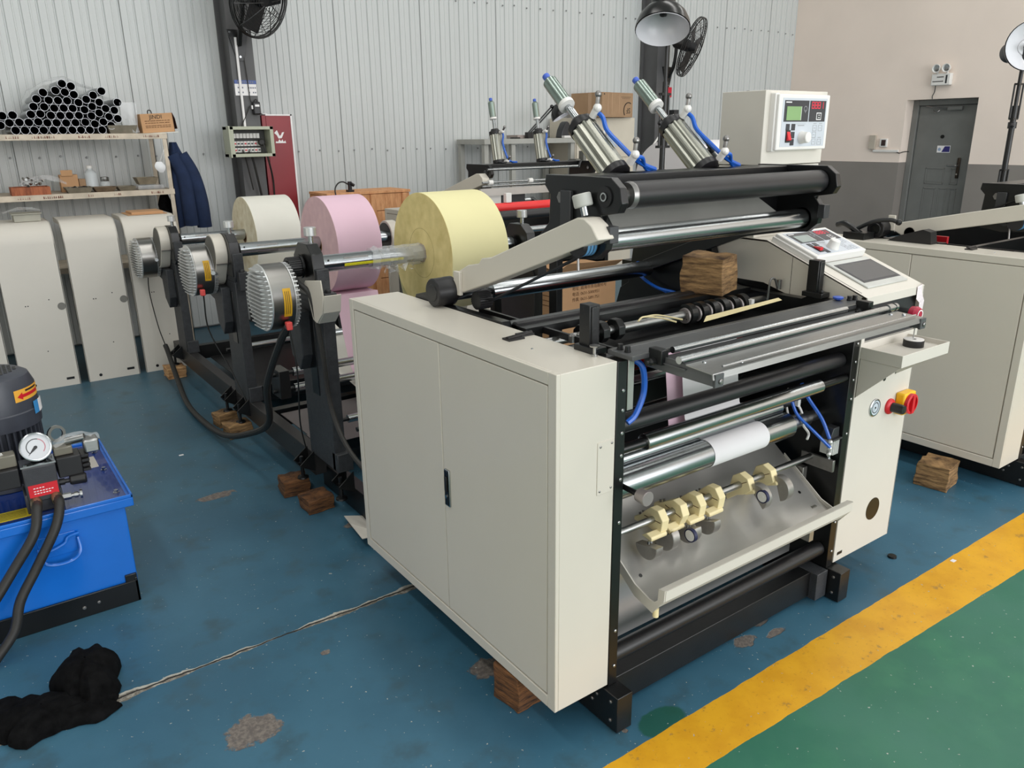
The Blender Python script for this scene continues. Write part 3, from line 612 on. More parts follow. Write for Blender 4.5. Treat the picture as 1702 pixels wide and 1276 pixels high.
    b = B(); b.cyl((1.598, .014, 1.062), (1.598, -.024, 1.062), .016, 16); b.out('stop_shaft', DGREY, e)
    b = B(); b.ring((1.598, -.0595, 1.062), (0, -1, 0), .014, .018, .001, 20); b.out('arrow_ring', INKW, e)
    b = B(); b.sheet([[(1.70, -.003, 1.03), (1.722, -.004, 1.035), (1.723, .02, 1.03)], [(1.69, -.004, 1.085), (1.722, -.006, 1.09), (1.724, .02, 1.085)], [(1.668, -.003, 1.10), (1.70, -.005, 1.12), (1.724, .02, 1.115)], [(1.664, -.004, 1.146), (1.70, -.002, 1.151), (1.724, .015, 1.152)]]); b.out('wrap_film', mat('crinkled_white_film', (236, 226, 230), .3, bump=1., bscale=80), fp, .002)
    # small shelf tray
    b = B(); b.box(1.347, 1.652, -.147, -.001, .953, .957); tr = b.out('shelf_tray', PAINT2, t)
    b = B(); b.box(1.347, 1.652, -.149, -.146, .932, .974); b.box(1.345, 1.348, -.149, -.001, .932, .974); b.box(1.651, 1.654, -.149, -.001, .932, .974); b.out('tray_rim', PAINT2, tr, .001)
    for x0, zz in ((1.3455, .79), (1.60, .83)):
        b = B(); b.prism([(-.001, .932), (-.001, zz), (-.145, .931)], 'x', x0, x0+.003); b.box(x0, x0+.024, -.003, -.0005, zz, .932); b.out('tray_bracket', PAINT2, tr)
    b = B(); screw(b, (1.613, -.003, .862), (0, -1, 0), .006); b.out('bracket_screw', STEELD, tr)
def m_front(t):
    R = lambda *a, **k: roller(t, *a, **k)
    R(.236, 1.30, .04, .195, .027, BLACKR)
    R(.325, 1.15, .018, .868, .0235, CHROME, .014)
    R(.236, 1.30, .045, .928, .026, BLACKR)
    R(.236, 1.125, .15, .762, .024, CHROME, .012)
    o = R(.25, 1.125, .112, .706, .0455, CHROME, name='rewind_roller'); b = B(); b.lathe((1.125, .112, .706), (1, 0, 0), [(0, .040), (.008, .026), (.12, .026), (.121, .02), (.175, .02)], 24); b.xcyl(.236, .25, .112, .706, .024); b.out('journal', STEEL, o)
    R(.236, 1.30, .50, .94, .045, REDR, name='red_rubber_roller'); R(.236, 1.30, .43, .885, .03, CHROME); R(.236, 1.30, .33, .80, .03, CHROME)
    R(.236, 1.30, .62, .55, .035, BLACKR)
    R(.45, 1.27, .95, 1.135, .032, CHROME, .014); R(.236, 1.13, .5, 1.115, .019, BLACKR, .012)
    b = B(); b.box(.236, 1.30, .5, .53, .55, .86); b.out('inner_bulkhead', BLACKP, t)
    # slitting shaft: holders on the left, disc knives on the right
    ys, zs = .38, 1.088
    b = B(); b.xcyl(.236, 1.30, ys, zs, .014); sh = b.out('slitting_shaft', STEEL, t)
    for x in (.40, .47, .535):
        b = B(); n = 8; b.prism([(ys+.036*math.cos(PI/8+k*PI/4), zs+.036*math.sin(PI/8+k*PI/4)) for k in range(8)], 'x', x, x+.028); b.out('knife_holder', BLACK, sh, .002)
    for k in range(6):
        x = .872+k*.056
        b = B(); b.lathe((x, ys, zs), (1, 0, 0), [(0, .02), (.004, .036), (.03, .036), (.034, .02), (.05, .016)], 28); d = b.out('knife_body', BLACKP, sh)
        b = B(); b.lathe((x-.006, ys-.002, zs-.003), (1, 0, 0), [(0, .006), (0, .026), (.006, .0275), (.007, .0)], 28); b.out('disc_blade', mat('satin_blade', (150, 142, 140), .35, .4), d)
        if k == 0:
            b = B()
            for j in range(5): b.lathe((x-.0062, ys-.002+.017*math.cos(j*1.2566), zs-.003+.017*math.sin(j*1.2566)), (-1, 0, 0), [(0, .0022), (.0005, .0022)], 8)
            b.lathe((x-.0062, ys-.002, zs-.003), (-1, 0, 0), [(0, .006), (.0008, .006)], 12); b.out('blade_holes', BLACKP, d)
        if k == 5: b = B(); b.box(x+.02, x+.036, ys-.045, ys-.03, zs-.01, zs+.02); b.out('white_tab', WHITEP, d)
    b = B(); b.box(.236, 1.30, .28, .44, 1.02, 1.045); b.out('knife_bed', BLACK, t)
    b = B(); b.box(.236, 1.30, .44, .56, 1.10, 1.124); b.out('rest_bar', BLACKP, t)
    b = B(); b.sheet([[(.76, .2, 1.112), (1.2, .23, 1.12)], [(.80, .225, 1.12), (1.2, .245, 1.125)]], .0015, (0, 0, 1)); b.out('cream_strip', IVORY, t)
    b = B(); b.tube([(.60, .33, 1.115), (.64, .345, 1.12), (.68, .31, 1.117), (.70, .26, 1.11)], .003); b.tube([(.66, .36, 1.115), (.70, .34, 1.118), (.74, .27, 1.11)], .003); b.out('cord_ends', IVORY, t)
    b = B(); b.tube([(1.31, .33, 1.135), (1.29, .33, 1.17), (1.27, .335, 1.165), (1.27, .34, 1.09)], .004); b.cyl((1.318, .33, 1.13), (1.318, .33, 1.165), .009, 10); b.out('air_elbow', STEELD, t)
    for x0, y0 in ((.2, .11), (1.302, .165)):
        b = B(); b.box(x0, x0+.036, y0, y0+.042, 1.128, 1.255); b.box(x0+.006, x0+.03, y0-.004, y0+.046, 1.128, 1.25); p = b.out('stop_post', BLACK, t, .002)
        b = B(); b.box(x0-.012, x0+.036, y0-.03, y0+.05, 1.127, 1.145); b.lathe((x0+.0, y0-.02, 1.145), (0, 0, 1), [(0, .008), (.01, .008)], 6); b.out('post_foot', BLACK, p, .002)
    b = B()
    for x in (.3, .33, .36): b.lathe((x, .3, 1.10), (0, 0, 1), [(0, .01), (.02, .01), (.026, .004)], 10)
    b.out('clamp_bolts', STEELD, t)
    # ribbed table bar across the front
    b = B(); b.box(.222, 1.31, -.032, .062, 1.131, 1.143); tb = b.out('table_bar', GREYPL, t, .001)
    b = B()
    for k in range(4): b.box(.224, 1.308, .046+k*.004, .0482+k*.004, 1.143, 1.1445)
    b.box(.224, 1.308, -.032, -.028, 1.143, 1.1442); b.out('table_ribs', STEEL, tb)
    b = B()
    for x, y in ((.245, .01), (.247, .04), (1.272, .02), (1.295, .015)): b.lathe((x, y, 1.143), (0, 0, 1), [(0, .009), (.005, .009), (.005, .0075), (.016, .0075)], 12)
    b.out('table_screws', BLACK, tb)
    b = B(); b.lathe((1.245, .045, 1.143), (0, 0, 1), [(0, .006), (.006, .016), (.012, .018), (.014, .012), (.014, 0)], 10); b.out('blue_clip', BLUEC, tb)
    b = B(); b.box(.24, .262, -.0, .022, .985, 1.13); b.out('edge_strip', GALV, t, .001); b = B(); b.box(1.28, 1.298, .0, .022, 1.03, 1.13); b.out('edge_strip', GALV, t, .001)
    # guide rods and the angled guide sheet carried by two arms
    b = B(); b.xcyl(.335, 1.12, -.062, 1.149, .009); gr = b.out('guide_rod', CHROME, t)
    b = B(); b.xcyl(.283, 1.285, -.132, 1.146, .010); b.out('guide_rod', CHROME, t)
    b = B(); b.xcyl(1.235, 1.262, -.132, 1.146, .013); b.xcyl(1.275, 1.287, -.132, 1.146, .012); b.out('rod_collar', CHROME, gr)
    for x0 in (.296, 1.243):
        b = B(); b.prism([(.0, 1.131), (-.09, 1.14), (-.16, 1.135), (-.235, 1.128), (-.235, 1.10), (.0, 1.10)], 'x', x0, x0+.006); a = b.out('support_arm', GREYPL, t, .0008)
        b = B(); b.box(x0, x0+.03, -.24, -.233, 1.098, 1.131); b.out('arm_lip', GREYPL, a)
        b = B(); screw(b, (x0+.018, -.24, 1.112), (0, -1, 0), .007, .005); b.out('arm_screw', STEELD, a)
        b = B(); b.box(x0-.014, x0+.012, -.075, -.028, 1.118, 1.158); b.lathe((x0+.0, -.05, 1.125), (-1, 0, 0), [(0, .01), (.03, .01), (.03, .006), (.042, .006)], 12); b.out('rod_clamp', BLACK, a, .003)
    b = B(); b.prism([(-.150, 1.135), (-.232, 1.1305), (-.235, 1.118), (-.238, 1.118), (-.235, 1.1335), (-.150, 1.138)], 'x', .29, 1.262); g = b.out('guide_sheet', STEEL, t)
    b = B(); b.box(.29, 1.262, -.148, -.030, 1.122, 1.125); b.out('guide_base', GREYPL, t)
    b = B()
    for x, y in ((.34, -.165), (.42, -.215), (1.2, -.165), (1.23, -.19)): b.lathe((x, y, 1.136), (0, 0, 1), [(0, .006), (.005, .005), (.006, 0)], 10)
    b.out('sheet_screws', CHROME, g)
    b = B(); b.xcyl(.34, 1.24, -.222, 1.141, .003, 8); b.out('wire_rod', CHROME, g)
    # paper run, hoses
    b = B(); b.tube([(.262, .02, 1.122), (.285, -.005, 1.10), (.295, -.005, 1.03), (.27, -.003, .97), (.243, .0, .95)], .0085); b.tube([(1.27, .04, 1.06), (1.24, .05, 1.02), (1.18, .08, .985)], .0085); b.tube([(1.285, 1.03, 1.15), (1.27, 1.0, 1.1), (1.27, .9, 1.06), (1.28, .8, 1.05)], .007); b.tube([(1.283, 1.02, 1.14), (1.265, .96, 1.08), (1.275, .84, 1.045)], .005); b.out('air_hose', BLUE, t)
    # pivoting shaft with the ivory pressure arms
    b = B(); b.xcyl(.236, 1.275, .092, .558, .0115); ps = b.out('pressure_arm_shaft', STEEL, t)
    b = B(); b.box(1.262, 1.275, -.0, .13, .525, .57); b.out('shaft_lever', STEELD, ps, .002)
    arms = [(.455, 0, 80), (.545, 14, 35), (.625, 0, 65), (.715, 0, 70), (.865, -34, -10), (.985, -30, 10)]
    for x, ang, bulge in arms:
        T = Matrix.Translation((x, .092, .558)) @ Matrix.Rotation(math.radians(ang), 4, 'X')
        b = B(T); b.prism([(-.036, -.032), (-.042, .008), (-.02, .036), (.012, .036), (.034, .016), (.056, -.008), (.078, -.02), (.078, -.034), (.03, -.03), (.0, -.036)], 'x', -.0, .03); a = b.out('pressure_arm', IVORY, t, .002)
        b = B(T); b.prism([(-.02, -.024), (-.04, -.030), (-.044, -.036), (-.042, -.044), (-.0, -.038)], 'x', -.045 if ang > -20 else .004, .022); b.out('arm_finger', IVORY, a, .002)
        b = B(T); b.box(-.001, .027, -.034, .034, -.0005, .0015); b.out('clamp_slit', INKB, a)
        b = B(T); b.lathe((.013, .045, -.012), (0, .5, 1), [(0, .004), (.02, .004)], 8); b.lathe((.013, .06, -.02), (0, .5, 1), [(0, .004), (.016, .004)], 8); b.out('adjusting_screws', STEELD, a)
        wx = -.06 if ang > -20 else .012; bl_ = math.radians(bulge); b = B(T); b.lathe((wx, -.034, -.056), (1, 0, 0), [(0, .043), (.002, .0445), (.028, .0445), (.03, .043), (.03, .0), (0, 0)], 28, True, arc=(bl_, PI+bl_), ref=(0, 1, 0)); b.out('half_disc_weight', mat('satin_disc_steel', (158, 154, 148), .36, .6, var=.08, scale=30), a)
        b = B(T); b.lathe((wx+.008, -.038, -.05), (0, 0, 1), [(0, .004), (.01, .003)], 8); b.lathe((wx+.02, -.038, -.05), (0, 0, 1), [(0, .004), (.006, .003)], 8); b.out('weight_screws', CHROME, a)
        if ang in (14, -34):
            wy, wz = (-.08, -.04) if ang == 14 else (-.065, -.06)
            b = B(T); b.lathe((.006, wy, wz), (1, 0, 0), [(0, .018), (.0, .022), (.012, .022), (.012, .018)], 24, True); b.out('wheel_tyre', mat('navy_rubber', (30, 34, 70), .5), a)
            b = B(T); b.lathe((.006, wy, wz), (1, 0, 0), [(0, 0), (0, .018), (.012, .018), (.012, 0)], 20); b.lathe((.0055, wy, wz), (-1, 0, 0), [(0, .007), (.001, .007)], 12); b.out('wheel', WHITEP, a)
    # knob on a stalk near the left plate
    b = B(); b.cyl((.252, .06, .756), (.252, -.05, .754), .008, 10); k = b.out('knob_stalk', BLACKP, t)
    b = B(); b.lathe((.252, -.042, .754), (0, -1, 0), [(0, .008), (.004, .019), (.036, .0215), (.038, .02), (.038, 0)], 28); b.out('stalk_knob', MATS['satin_blade'], k)
    # pneumatic cylinder and hoses at the right plate
    b = B(); b.box(1.255, 1.298, .01, .055, .59, .648); p = b.out('small_air_cylinder', mat('bright_aluminium', (214, 214, 212), .4, .35), t, .002)
    b = B()
    for k in range(4): b.box(1.262+k*.009, 1.267+k*.009, .006, .0105, .59, .648)
    b.out('cylinder_ribs', MATS['bright_aluminium'], p)
    b = B(); b.prism([(1.243, .648), (1.262, .69), (1.296, .69), (1.299, .648)], 'y', .012, .05); b.prism([(1.243, .648), (1.243, .655), (1.299, .655), (1.299, .648)], 'y', -.002, .06); b.out('cylinder_head', DGREY, p, .002)
    b = B(); b.cyl((1.277, .03, .59), (1.277, .03, .555), .006, 10); b.lathe((1.277, .03, .572), (0, 0, -1), [(0, .009), (.006, .009)], 6); b.out('cylinder_rod', CHROME, p)
    b = B()
    for zz in (.6, .622, .645): b.cyl((1.256, .02, zz), (1.235, .005, zz+.004), .008, 10); b.ball((1.233, .004, zz+.004), .009, 8)
    b.out('hose_nipples', ALU, p)
    b = B(); b.tube([(1.245, .015, .655), (1.24, .05, .72), (1.22, .1, .79), (1.205, .12, .84)], .0065); b.tube([(1.23, .0, .63), (1.19, .05, .69), (1.165, .1, .74), (1.16, .13, .80)], .0055); b.out('blue_hose', BLUE, p)
    b = B(); b.tube([(1.12, .16, .80), (1.10, .16, .77), (1.105, .14, .735), (1.125, .12, .72)], .004); b.tube([(1.15, .16, .81), (1.165, .15, .77), (1.155, .13, .735), (1.15, .12, .725)], .004); b.tube([(1.17, .15, .82), (1.2, .13, .77), (1.21, .11, .73), (1.19, .09, .70), (1.2, .07, .67), (1.18, .06, .655)], .0045); wv = b.out('white_air_lines', WHITEP, p)
    b = B()
    for q in ((1.125, .12, .715), (1.15, .115, .72), (1.185, .1, .702), (1.2, .1, .712), (1.17, .105, .70)): b.ball(q, .009, 8)
    b.box(1.195, 1.21, .12, .135, .755, .78); b.out('line_fittings', WHITEP, wv)
    # drip tray under the arms
    b = B(); b.sheet([[(.33, .30, .60), (1.262, .30, .60)], [(.33, .03, .40), (1.262, .03, .40)], [(.33, -.035, .372), (1.262, -.035, .372)], [(.33, -.052, .372), (1.262, -.052, .372)], [(.33, -.062, .40), (1.262, -.062, .40)]], .003, (0, .3, -1)); tr = b.out('drip_tray', mat('satin_tray_steel', (188, 186, 181), .3, .6, var=.05, scale=4, stretch=(.4, 3, 3)), t, smooth=20)
    b = B(); b.sheet([[(.33, -.052, .370), (1.262, -.052, .370)], [(.33, -.088, .412), (1.262, -.088, .412)], [(.33, -.09, .446), (1.262, -.09, .446)], [(.33, -.068, .444), (1.262, -.068, .444)], [(.33, -.066, .40), (1.262, -.066, .40)]], .002, (0, -1, -.2)); b.out('tray_lip', PAINT2, tr, smooth=20)
    for x in (.326, 1.262):
        b = B(); b.prism([(.20, .535), (.20, .50), (.03, .372), (-.045, .352), (-.088, .41), (-.09, .447), (-.066, .443), (-.064, .405), (-.05, .392), (-.03, .392), (.03, .412)], 'x', x, x+.004); b.out('tray_end', PAINT2, tr)
    b = B(); b.lathe((.336, -.05, .368), (0, 0, -1), [(0, .009), (.028, .009), (.028, .006), (.01, .006)], 14); b.out('drain_spout', IVORY, tr)
    b = B()
    for x, y in ((.37, .05), (1.2, .08), (1.05, .17), (.35, .2)): b.lathe((x, y, .40+.741*(y-.03)-.001), (0, -.595, .804), [(0, .006), (.002, .006)], 10)
    b.out('tray_holes', BLACKP, tr)
    b = B(); b.prism([(1.19, .27), (1.25, .27), (1.25, .12), (1.215, .12)], 'z', .585, .589) if False else b.box(1.272, 1.298, .12, .2, .40, .50); b.out('tray_hanger', GALV, t, .002)
    b = B(); b.box(.247, 1.30, .16, .166, .126, .5); b.out('lower_back_plate', mat('satin_grey_plate', (190, 190, 188), .3, .5, var=.03), t)
    b = B(); b.box(1.2, 1.225, .02, .16, .26, .4); b.out('tray_bracket', GALV, t)
# ---------------------------------------------------------------- unwinding section of the near machine
STANDS = [(1.93, 1.142, 0), (3.13, 1.075, 1), (4.47, 1.005, 2)]
def magnetic_brake(t, cy, cz, label, bx):
    b = B(); b.lathe((bx-.058, cy, cz), (1, 0, 0), [(0, .10), (0, .138), (.003, .142), (.098, .142), (.101, .138), (.101, .1)], 44); d = b.out('magnetic_brake', mat('machined_steel_drum', (150, 148, 144), .3, 1., var=.04, scale=4, stretch=(1, 12, 12)), t)
    # finned end cover: upright plates across the face, curving back at the rim
    b = B(); b.lathe((bx-.074, cy, cz), (1, 0, 0), [(0, .09), (.016, .13)], 32)
    b.lathe((bx-.06, cy, cz), (1, 0, 0), [(0, .143), (.004, .145), (.007, .143)], 44)
    e = b.out('end_cover', ALU, d)
    for k in range(15):
        h = -.122+k*.01743; wd = math.sqrt(max(.0004, .14**2-h*h)); dp = .022+.012*math.sqrt(max(0, 1-(h/.14)**2))
        b = B(); b.prism([(-.057, -wd), (-.057-dp*.45, -wd*.98), (-.057-dp*.55, -wd*.76), (-.057-dp, -wd*.70), (-.057-dp, wd*.70), (-.057-dp*.55, wd*.76), (-.057-dp*.45, wd*.98), (-.057, wd)], 'z', -.0022, .0022)
        b.v = [Vector((v.x+bx, cy+v.y, cz+h+v.z)) for v in b.v]; b.out('cooling_fin', ALU, e, smooth=0)
    b = B(); b.lathe((bx+.042, cy, cz), (1, 0, 0), [(0, .143), (.005, .143), (.008, .12), (.024, .118), (.024, .0)], 36); e2 = b.out('rear_cover', ALU, d)
    b = B()
    for k in range(44):
        a = 2*PI*k/44; c, s_ = math.cos(a), math.sin(a); T = Matrix.Translation((bx+.047, cy, cz)) @ Matrix.Rotation(a, 4, 'X')
        q = B(T); q.box(0, .018, -.003, .003, .112, .141); b.v += q.v; n = len(b.v)-8; b.f += [tuple(i+n for i in f) for f in q.f]
    b.out('rim_fins', ALU, e2, smooth=0)
    def onrim(a0, a1, x0, x1, r): return B().sheet([[(x, cy-r*math.cos(math.radians(a)), cz+r*math.sin(math.radians(a))) for x in (x0, x1)] for a in [a0+(a1-a0)*k/6 for k in range(7)]])
    if label:
        a0, a1 = label
        def strip(a0, a1, x0, x1, r0, r1, nm, m, par):
            rows = [[(x, cy-r0*math.sin(math.radians(a)), cz+r0*math.cos(math.radians(a))) for x in (x0, x1)] for a in [a0+(a1-a0)*k/6 for k in range(7)]]
            b = B(); b.sheet(rows); return b.out(nm, m, par)
        l = strip(a0, a1, bx-.01, bx+.024, .1435, 0, 'warning_label', YLAB, d)
        for k in range(3): strip(a0+5, a1-5, bx-.003+k*.008, bx-.0005+k*.008, .1438, 0, 'label_text', INKB, l)
    return d
def arc_pt(cy, cz, r, a): return (cy+r*math.cos(a), cz+r*math.sin(a))
def capsule(c0, r0, c1, r1, n=10):
    (y0, z0), (y1, z1) = c0, c1; d = math.atan2(z1-z0, y1-y0); q = math.acos(max(-1, min(1, (r0-r1)/math.hypot(y1-y0, z1-z0))))
    return [arc_pt(y0, z0, r0, d+q+(2*PI-2*q)*k/n) for k in range(n+1)]+[arc_pt(y1, z1, r1, d-q+2*q*k/n) for k in range(n+1)]
def m_unwind(t):
    # base: two long beams and cross members
    for x0 in (.122, 1.275):
        b = B(); b.box(x0, x0+.06, 2.03, 4.82, .095, .212); bm = b.out('unwind_beam', mat('satin_black_beam', (48, 47, 47), .42, .2, var=.1), t, .002)
        each('beam_bolt', DGREY, bm, (2.16, 2.2, 2.3, 2.62, 2.66, 3.2, 4.5), lambda b, yy: screw(b, (x0, yy, .18 if yy > 2.25 else .14), (-1, 0, 0), .007, .003))
    for y0 in (2.22, 2.78, 3.28, 4.55):
        b = B(); b.box(.182, 1.275, y0, y0+.06, .1, .205); b.out('unwind_cross_beam', BLACK, t, .002)
    b = B(); b.box(.2, 1.27, 2.3, 2.7, .204, .208); b.sheet([[(.19, 2.12, .2), (1.27, 2.12, .2)], [(.19, 2.3, .206), (1.27, 2.3, .206)]], .003, (0, 0, 1)); b.out('floor_plate', mat('dusty_dark_plate', (92, 86, 86), .5, .1, var=.06), t, smooth=0)
    b = B(); b.box(.3, 1.27, 3.34, 4.5, .12, .124); b.out('floor_plate', BLACK, t)
    for k, (cy, cz, i) in enumerate(STANDS):
        for side in (0, 1):
            x0 = .122 if not side else 1.275
            b = B(); b.box(x0, x0+.055, cy-.17+.04*i, cy+.13, .212, cz-.16); b.box(x0, x0+.075, cy-.2+.04*i, cy-.14, .212, .30); b.prism([(cy-.17+.04*i, cz-.16), (cy-.15, cz-.12), (cy-.15, cz+.0), (cy+.0, cz+.0), (cy+.13, cz-.1), (cy+.13, cz-.16)], 'x', x0, x0+.055)
            p = b.out('stand_post', CASTB if not side else BLACK, t, .003)
            if not side:
                b = B(); b.box(x0-.004, x0+.001, cy-.06, cy+.02, .55, cz-.22); b.out('stand_slot', BLACKP, p, .01)
                b = B(); b.prism([(cy-.02, cz-.2), (cy+.12, cz-.2), (cy+.24, cz-.2), (cy+.26, cz-.27), (cy+.14, cz-.29), (cy+.12, cz-.42), (cy+.03, cz-.48), (cy-.02, cz-.4)], 'x', x0-.05, x0); b.out('brake_arm', CASTB, p, .004)
            b = B(); b.prism([(cy-.13, cz-.13), (cy-.13, cz-.05), (cy-.11, cz+.06), (cy-.06, cz+.1), (cy+.04, cz+.1), (cy+.1, cz+.04), (cy+.11, cz-.13)], 'x', x0-.004, x0+.05); b.out('bearing_block', BLACKP, p, .003)
            b = B(); b.box(x0+.01, x0+.065, cy-.19, cy-.14, cz-.2, cz-.1); b.lathe((x0+.037, cy-.165, cz-.1), (0, 0, 1), [(0, .012), (.014, .012)], 12); b.out('clamp_block', DGREY, p, .002)
            kx, ky = x0+.035, cy-.02
            b = B(); b.cyl((kx, ky, cz+.09), (kx, ky, cz+.135), .011, 14); kn = b.out('knob_stem', CHROME, p)
            b = B(); b.lathe((kx, ky, cz+.13), (0, 0, 1), [(0, .024), (.002, .027), (.036, .027), (.038, .024), (.038, 0)], 24); b.out('clamp_knob', ALU, kn)
        # expanding shaft
        b = B(); b.xcyl(.2, 1.25, cy, cz, .038, 32); s_ = b.out('expanding_shaft', CHROME, t)
        b = B(); b.xcyl(.172, .2, cy, cz, .027); b.xcyl(.199, .203, cy, cz, .042); b.xcyl(1.25, 1.28, cy, cz, .026); b.xcyl(1.247, 1.252, cy, cz, .041); b.xcyl(.05, .122, cy, cz, .022); b.out('shaft_journal', BLACK, s_)
        b = B(); b.lathe((.225, cy-.0345, cz+.017), (0, -.9, .44), [(0, .005), (.0012, .005)], 10); b.out('air_hole', BLACKP, s_)
        for a0 in (-35, 25):
            b = B(); rows = []
            for xx in (.30, .42): rows.append([(xx, cy-.0386*math.cos(math.radians(a)), cz+.0386*math.sin(math.radians(a))) for a in (a0, a0+8, a0+16)])
            b.sheet(rows); b.out('expanding_leaf', STEELD, s_)
        brk = [(-.03, -.112), (.12, -.108), (.2, -.132)][k]; by, bz = cy+brk[0], cz+brk[1]
        magnetic_brake(t, by, bz, [(68, 118), (62, 108), None][k], [-.032, .004, 0.][k])
        if k == 2: pass
        b = B(); b.box(-.04, -.015, by-.145, by-.115, bz-.125, bz-.09); b.out('cable_gland', SALMON, t, .004) if k < 2 else None
        if k == 0:
            # open belt drive with the guard swung down
            b = B(); b.xcyl(.045, .105, cy, cz, .042, 26); g = b.out('toothed_pulley', BLACK, t)
            b = B()
            for j in range(26): a = 2*PI*j/26; b.xcyl(.047, .1, cy+.042*math.cos(a), cz+.042*math.sin(a), .0028, 5)
            b.out('pulley_teeth', BLACKR, g)
            b = B(); b.xcyl(.1, .11, cy, cz, .052, 26); b.xcyl(.036, .045, cy, cz, .03, 20); b.out('pulley_flange', BLACKP, g)
            b = B(); b.prism([(1.81, 1.09), (1.80, 1.10), (1.63, 1.124), (1.615, 1.06), (1.64, .98), (1.705, .93), (1.745, .94), (1.76, .98)], 'x', .072, .078)
            b.prism([(1.615, 1.06), (1.635, .985), (1.70, .928), (1.71, .932), (1.64, .99), (1.622, 1.06)], 'x', .078, .155); b.out('belt_guard', PAINT, t, .002)
        else:
            poly = capsule((cy+.02, cz), .098, (cy+.09, cz-.1), .098); b = B(); b.prism(poly, 'x', .052, .118); gd = b.out('belt_guard', PAINT, t, .003)
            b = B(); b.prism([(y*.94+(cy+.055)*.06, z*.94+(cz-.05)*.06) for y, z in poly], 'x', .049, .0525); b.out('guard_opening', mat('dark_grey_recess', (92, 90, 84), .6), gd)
            b = B(); b.box(.0515, .1185, cy-.095, cy-.06, cz-.06, cz-.0585); b.out('guard_seam', DGREY, gd)
            b = B(); b.tube([(.03, by-.135, bz+.01), (.045, by-.15, bz), (.06, by-.14, bz-.01)], .008); b.lathe((.04, by-.145, bz+.0), (-.3, -1, 0), [(0, .012), (.02, .012), (.02, .006)], 10); b.out('pipe_elbow', ALU, gd)
        # far side guard and brake
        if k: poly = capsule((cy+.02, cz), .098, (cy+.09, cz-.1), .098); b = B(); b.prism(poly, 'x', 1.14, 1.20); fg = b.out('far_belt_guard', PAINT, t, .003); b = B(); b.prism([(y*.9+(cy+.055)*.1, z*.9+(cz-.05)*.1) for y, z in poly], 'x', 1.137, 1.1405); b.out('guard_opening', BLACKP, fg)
    # guide tubes low in the frame
    for x0, y, z, r in ((.30, 3.55, .40, .021), (.30, 2.72, .43, .024), (.30, 2.72, .335, .024), (.30, 1.62, .45, .022), (.30, 2.0, .36, .02)):
        b = B(); b.xcyl(x0, 1.2, y, z, r); g = b.out('guide_tube', CHROME, t)
        b = B(); b.xcyl(.177, x0, y, z, r*.5, 12); b.xcyl(x0-.05, x0-.035, y, z, r*.8, 12); b.xcyl(1.2, 1.275, y, z, r*.5, 12); b.out('tube_spindle', BLACK, g)
    b = B(); b.box(.2, .26, 2.66, 2.8, .3, .46); b.out('tube_bracket', BLACK, t, .003)
    # levelling feet on brackets
    for y in (1.76, 2.07, 3.05, 3.30, 4.58):
        hh = 0 if y < 2 else .004
        T = Matrix.Translation((.122 if y > 2.04 else .187, y, .165 if y > 2.04 else .15))
        b = B(T); b.prism([(0, .06), (-.075, -.0), (-.06, -.012), (.0, -.045)], 'y', .04, .046); b.prism([(0, .06), (-.075, -.0), (-.06, -.012), (.0, -.045)], 'y', -.046, -.04); b.add([(-.075, -.046, -.002), (-.075, .046, -.002), (-.06, .046, -.014), (-.06, -.046, -.014), (0, -.046, -.045), (0, .046, -.045), (0, .046, -.04), (0, -.046, -.04)], [(0, 1, 2, 3), (3, 2, 5, 4), (4, 5, 6, 7)])
        f = b.out('foot_bracket', BLACK, t)
        b = B(T); b.cyl((-.05, 0, -.075), (-.05, 0, .03), .009, 10); b.lathe((-.05, 0, -.082), (0, 0, 1), [(0, .028), (.008, .026), (.014, .012)], 18); b.lathe((-.05, 0, -.01), (0, 0, 1), [(0, .015), (.01, .015)], 6); b.out('levelling_foot', BLACK, f)
    # cables
    b = B(); b.tube([(-.03, 1.77, .92), (-.03, 1.9, .82), (-.02, 2.18, .55), (.02, 2.35, .30), (-.02, 2.6, .17), (-.05, 2.95, .06), (-.07, 3.3, .035), (-.06, 3.75, .03), (-.0, 4.25, .07), (.02, 4.52, .2), (.02, 4.58, .24)], .017, 10); b.out('cable_sleeve', HOSE, t)
    b = B(); b.tube([(.02, 4.58, .24), (.015, 4.7, .36), (.0, 4.75, .6), (-.005, 4.68, .75)], .004, 6); b.out('brake_cable', HOSE, t)
    b = B(); b.tube([(-.025, 3.12, .84), (.0, 3.2, .62), (.08, 3.15, .38), (.12, 3.06, .2)], .004, 6); b.out('brake_cable', HOSE, t)
    b = B(); b.tube([(-.028, 1.765, .91), (-.0, 1.8, .7), (.06, 2.0, .4), (.12, 2.12, .2)], .0035, 6); b.out('brake_cable', HOSE, t)
    b = B(); b.tube([(.06, 1.90, 1.12), (.05, 1.82, 1.09), (.075, 1.75, 1.03), (.09, 1.72, .8), (.10, 1.7, .55), (.11, 1.55, .38), (.15, 1.3, .28), (.17, 1.25, .26)], .011, 8); b.out('drive_cable', HOSE, t)
    b = B(); b.lathe((.17, 1.26, .2), (0, 0, 1), [(0, .01), (.03, .014), (.03, .008), (.055, .008), (.055, .012), (.075, .012)], 10); v = b.out('brass_valve', BRASS, t)
    b = B(); b.box(.14, .2, 1.24, 1.28, .155, .2); b.out('valve_handle', GREEN, v, .004)
    b = B(); b.tube([(.17, 1.26, .28), (.175, 1.24, .34), (.19, 1.2, .40)], .006); b.out('valve_hose', BLUE, v)
    # upper guides between the unwinders and the nip
    b = B(); b.xcyl(1.0, 2.03, 2.5, 1.265, .029); g = b.out('red_guide_roller', mat('bright_red_sleeve', (226, 44, 44), .4, var=.02), t)
